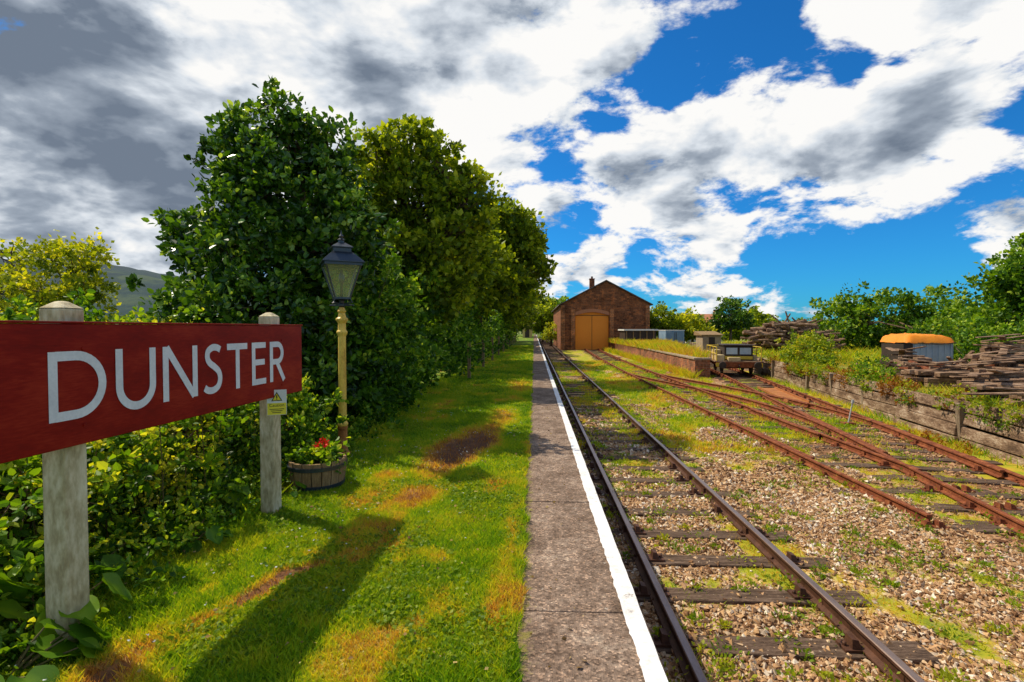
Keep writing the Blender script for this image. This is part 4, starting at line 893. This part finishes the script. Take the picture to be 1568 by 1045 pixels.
# ------------------------------------------------------------------ timber stacks
M_tim = mat_noise('old_timber', [(.3, C(.04,.022,.012)), (.45, C(.16,.09,.05)), (.56, C(.32,.20,.12)), (.7, C(.58,.44,.30))], 1.6, .9, .9, .015, (3,3,6), fine=16)
def stack(name, cx, cy, z0, rows, per, L, wv, h, ang, seed, cross=True, mess=1):
    rs = R(seed); e = empty(name); mb = MB(); z_ = z0
    for r in range(rows):
        for k in range(per-int(rs.rand() < .4)):
            M = Matrix.Translation((cx, cy, z_)) @ Matrix.Rotation(ang+rs.normal()*.06*mess, 4, 'Z') @ Matrix.Translation((rs.normal()*.2*mess, (k-per/2)*wv*1.15+rs.normal()*.015, 0)) @ Matrix.Rotation(rs.normal()*.018*mess, 4, 'Y')
            l = L*(.7+.4*rs.rand()); mb.box(-l/2, l/2, -wv/2, wv/2, 0, h*.94, 0, M)
        z_ += h+.004
        if cross and r % 2 == 1:
            for s in (-1, 1):
                M = Matrix.Translation((cx, cy, z_)) @ Matrix.Rotation(ang, 4, 'Z'); mb.box(s*L*.3-.05, s*L*.3+.05, -per*wv*.55, per*wv*.55, 0, .05, 0, M)
            z_ += .055
    for i in range(5):
        M = Matrix.Translation((cx+rs.normal()*.3, cy+rs.normal()*.3, z_+.03+.04*i)) @ Matrix.Rotation(ang+rs.normal()*.5, 4, 'Z') @ Matrix.Rotation(rs.normal()*.12, 4, 'Y')
        l = L*(.5+.5*rs.rand()); mb.box(-l/2, l/2, -.09, .09, 0, .035, 0, M)
    mb.obj('beams', M_tim, e, bevel=.012)
stack('timber_stack', 11.15, 12.6, -.08, 3, 5, 2.3, .24, .12, .35, 1)
stack('timber_stack', 12.5, 13.7, -.02, 4, 5, 2.6, .24, .13, .15, 2)
stack('timber_stack', 11.9, 15.2, -.05, 3, 4, 2.0, .24, .13, -.1, 3)
stack('timber_stack', 14.2, 15.6, .05, 5, 5, 2.4, .24, .13, .1, 4)
stack('timber_stack', 16.6, 18.4, .1, 6, 4, 2.3, .24, .14, .1, 5)
stack('timber_stack', 13.0, 18.4, .0, 4, 3, 1.4, .22, .14, 1.2, 6)
stack('timber_stack', 10.45, 10.9, -.12, 2, 3, 1.8, .24, .12, .9, 7)
sp = empty('scrap_heap'); mb = MB(); rs = R(43)
for i in range(110):
    x = 11.3+4.2*rs.rand(); y = 16.5+(x-11.3)*.3+rs.normal()*.7; z_ = .02+.3*rs.rand()
    M = Matrix.Translation((x, y, z_)) @ Matrix.Rotation(rs.rand()*3.1, 4, 'Z') @ Matrix.Rotation(rs.normal()*.3, 4, 'Y')
    l = .25+.7*rs.rand(); mb.box(-l, l, -.03-.06*rs.rand(), .04, 0, .03+.05*rs.rand(), int(rs.rand() < .35), M)
mb.obj('boards_and_scrap', [M_tim, M_rust], sp)
lg = empty('log_pile'); mb = MB(); rs = R(12)
for i in range(170):
    t = rs.rand(); hgt = 1.8*math.sqrt(max(.02, 1-((t-.45)/.56)**2)); x = 14.6+4.3*t; z_ = .1+hgt*rs.rand(); y = 34+rs.normal()*.5
    a = rs.normal()*.5; L = 1.1+1.3*rs.rand(); tl = rs.normal()*.20; r = .05+.08*rs.rand()
    dv = Vector((math.cos(a), math.sin(a), tl))*L/2; c0 = Vector((x, y, z_+.1)); mb.tube([c0-dv, c0, c0+dv], [r, r*.95, r*.85], 7)
for (x, dx_, dz_) in ((16.2,-.9,.75),(16.6,.8,.5),(16.0,.5,.85),(17.2,-.6,.6),(16.5,-.3,1.0),(17.6,.9,.45)):
    c0 = Vector((x, 33.8, 1.7)); mb.tube([c0-Vector((dx_,0,dz_))*.8, c0+Vector((dx_,0,dz_))], [.07, .045], 6)
mb.obj('logs', M_tim, lg)

gt = empty('covered_tank'); gx, gy = 14.3, 20.0
M_tank = mat_noise('galvanised_panel', [(.3, C(.28,.36,.42)), (.7, C(.55,.64,.70))], 2, .5, .2, .004, metal=.1)
M_or = mat_noise('orange_tarpaulin', [(.3, C(.70,.18,.01)), (.7, C(.90,.32,.02))], 2, .6, .7, .03)
mb = MB(); mb.box(gx, gx+1.5, gy, gy+1.4, -.05, 1.10)
for i in range(7): mb.box(gx+.06+i*.22, gx+.12+i*.22, gy-.03, gy-.002, .0, 1.06)
mb.obj('tank_body', M_tank, gt, bevel=.01)
MB().box(gx-.04, gx+1.54, gy-.06, gy-.032, .0, .12).box(gx-.35, gx-.002, gy-.03, gy+1.2, -.05, 1.0).obj('frame', M_dark, gt)
nx_, ny_ = 16, 12; V = []; rs = R(2)
for j in range(ny_+1):
    for i in range(nx_+1):
        u, v = i/nx_, j/ny_; e_ = min(u, 1-u, v, 1-v)
        V.append((gx-.30+1.85*u+.012*rs.normal(), gy-.12+1.65*v, 1.15+.24*min(1, e_*5)**.6*(.9+.1*math.sin(u*5))+.014*rs.normal()-.10*(e_ == 0)))
F = [(j*(nx_+1)+i, j*(nx_+1)+i+1, (j+1)*(nx_+1)+i+1, (j+1)*(nx_+1)+i) for j in range(ny_) for i in range(nx_)]
MB().add(V, F).obj('orange_cover', M_or, gt, smooth=True)
MB().tube([(gx+.1, gy-.14, 1.05), (gx+.8, gy-.16, 1.0), (gx+1.5, gy-.14, 1.06)], [.015]*3, 6).obj('rope', M_dark, gt)

# ------------------------------------------------------------------ wagon
wg = empty('permanent_way_trolley'); ta = math.atan(.186)
MW = Matrix.Translation((10.78, 27.4, -.85)) @ Matrix.Rotation(-ta, 4, 'Z')
M_wag = mat_noise('wagon_dark_steel', [(.3, C(.02,.016,.014)), (.7, C(.07,.05,.04))], 4, .7, .3)
M_cream = mat_noise('crate_wood', [(.3, C(.40,.28,.12)), (.7, C(.68,.54,.30))], 3, .8, .3)
M_wy = mat_noise('wagon_yellow', [(.3, C(.55,.36,.03)), (.7, C(.75,.55,.06))], 3, .6, .2)
mb = MB(); mb.box(-1.15, 1.15, 0, .12, .38, .66, 0, MW); mb.box(-.85, -.75, .12, 3.6, .36, .58, 0, MW); mb.box(.75, .85, .12, 3.6, .36, .58, 0, MW); mb.box(-1.15, 1.15, 3.6, 3.72, .38, .66, 0, MW)
mb.obj('underframe', M_rust, wg, bevel=.01)
mb = MB()
for s in (-.86, .86):
    mb.tube([MW @ Vector((s, 0, .52)), MW @ Vector((s, -.28, .52))], [.09, .07], 12); mb.tube([MW @ Vector((s, -.28, .52)), MW @ Vector((s, -.33, .52))], [.19, .17], 16)
mb.tube([MW @ Vector((0, 0, .5)), MW @ Vector((0, -.12, .46)), MW @ Vector((0, -.14, .3))], [.04, .03, .03], 8)
mb.obj('buffers', M_wag, wg)
mb = MB()
for yv in (.8, 2.9):
    for s in (-.74, .74): mb.tube([MW @ Vector((s-.05, yv, .33)), MW @ Vector((s+.05, yv, .33))], [.33, .33], 24); mb.tube([MW @ Vector((s-.07, yv, .33)), MW @ Vector((s+.07, yv, .33))], [.1, .1], 12)
    mb.tube([MW @ Vector((-.8, yv, .33)), MW @ Vector((.8, yv, .33))], [.05, .05], 8)
mb.obj('wheels', M_wag, wg)
mb = MB()
for k in range(16): mb.box(-1.2, 1.2, .02+k*.23, .235+k*.23, .665, .71, 0, MW)
mb.obj('deck_boards', M_tim, wg)
mb = MB(); mb.box(-.62, .82, .7, 2.6, .715, 1.50, 0, MW); mb.box(-.7, .9, .6, 2.7, 1.505, 1.57, 0, MW); mb.obj('engine_housing', M_wag, wg, bevel=.03)
MB().box(-.52, .04, .68, .697, 1.05, 1.40, 0, MW).box(.16, .72, .68, .697, 1.05, 1.40, 0, MW).obj('windows', M_tank, wg)
MB().box(-.60, .80, .665, .679, .78, .95, 0, MW).box(-1.15, -.9, -.02, -.003, .42, .62, 0, MW).box(.9, 1.15, -.02, -.003, .42, .62, 0, MW).obj('yellow_panels', M_wy, wg)
mb = MB()
for (x, y_) in ((-1.1,.1),(-1.1,1.2),(-1.1,2.4),(-1.1,3.6),(1.1,.1),(1.1,1.2),(1.1,2.4),(1.1,3.6)): mb.tube([MW @ Vector((x, y_, .71)), MW @ Vector((x, y_, 1.45))], [.028, .028], 6)
for s in (-1.1, 1.1):
    for zz in (1.1, 1.45): mb.tube([MW @ Vector((s, .08, zz)), MW @ Vector((s, 3.65, zz))], [.022, .022], 6)
mb.tube([MW @ Vector((-1.1, 3.6, 1.45)), MW @ Vector((1.1, 3.6, 1.45))], [.022, .022], 6)
mb.obj('railings', M_wy, wg)
MB().box(-1.05, -.68, .3, 1.3, .715, 1.02, 0, MW).box(.86, 1.05, .8, 1.9, .715, 1.0, 0, MW).box(-.5, .1, .15, .55, .715, .90, 0, MW).box(-1.0, -.66, 1.5, 2.5, .715, 1.25, 0, MW).obj('crates', M_cream, wg, bevel=.01)
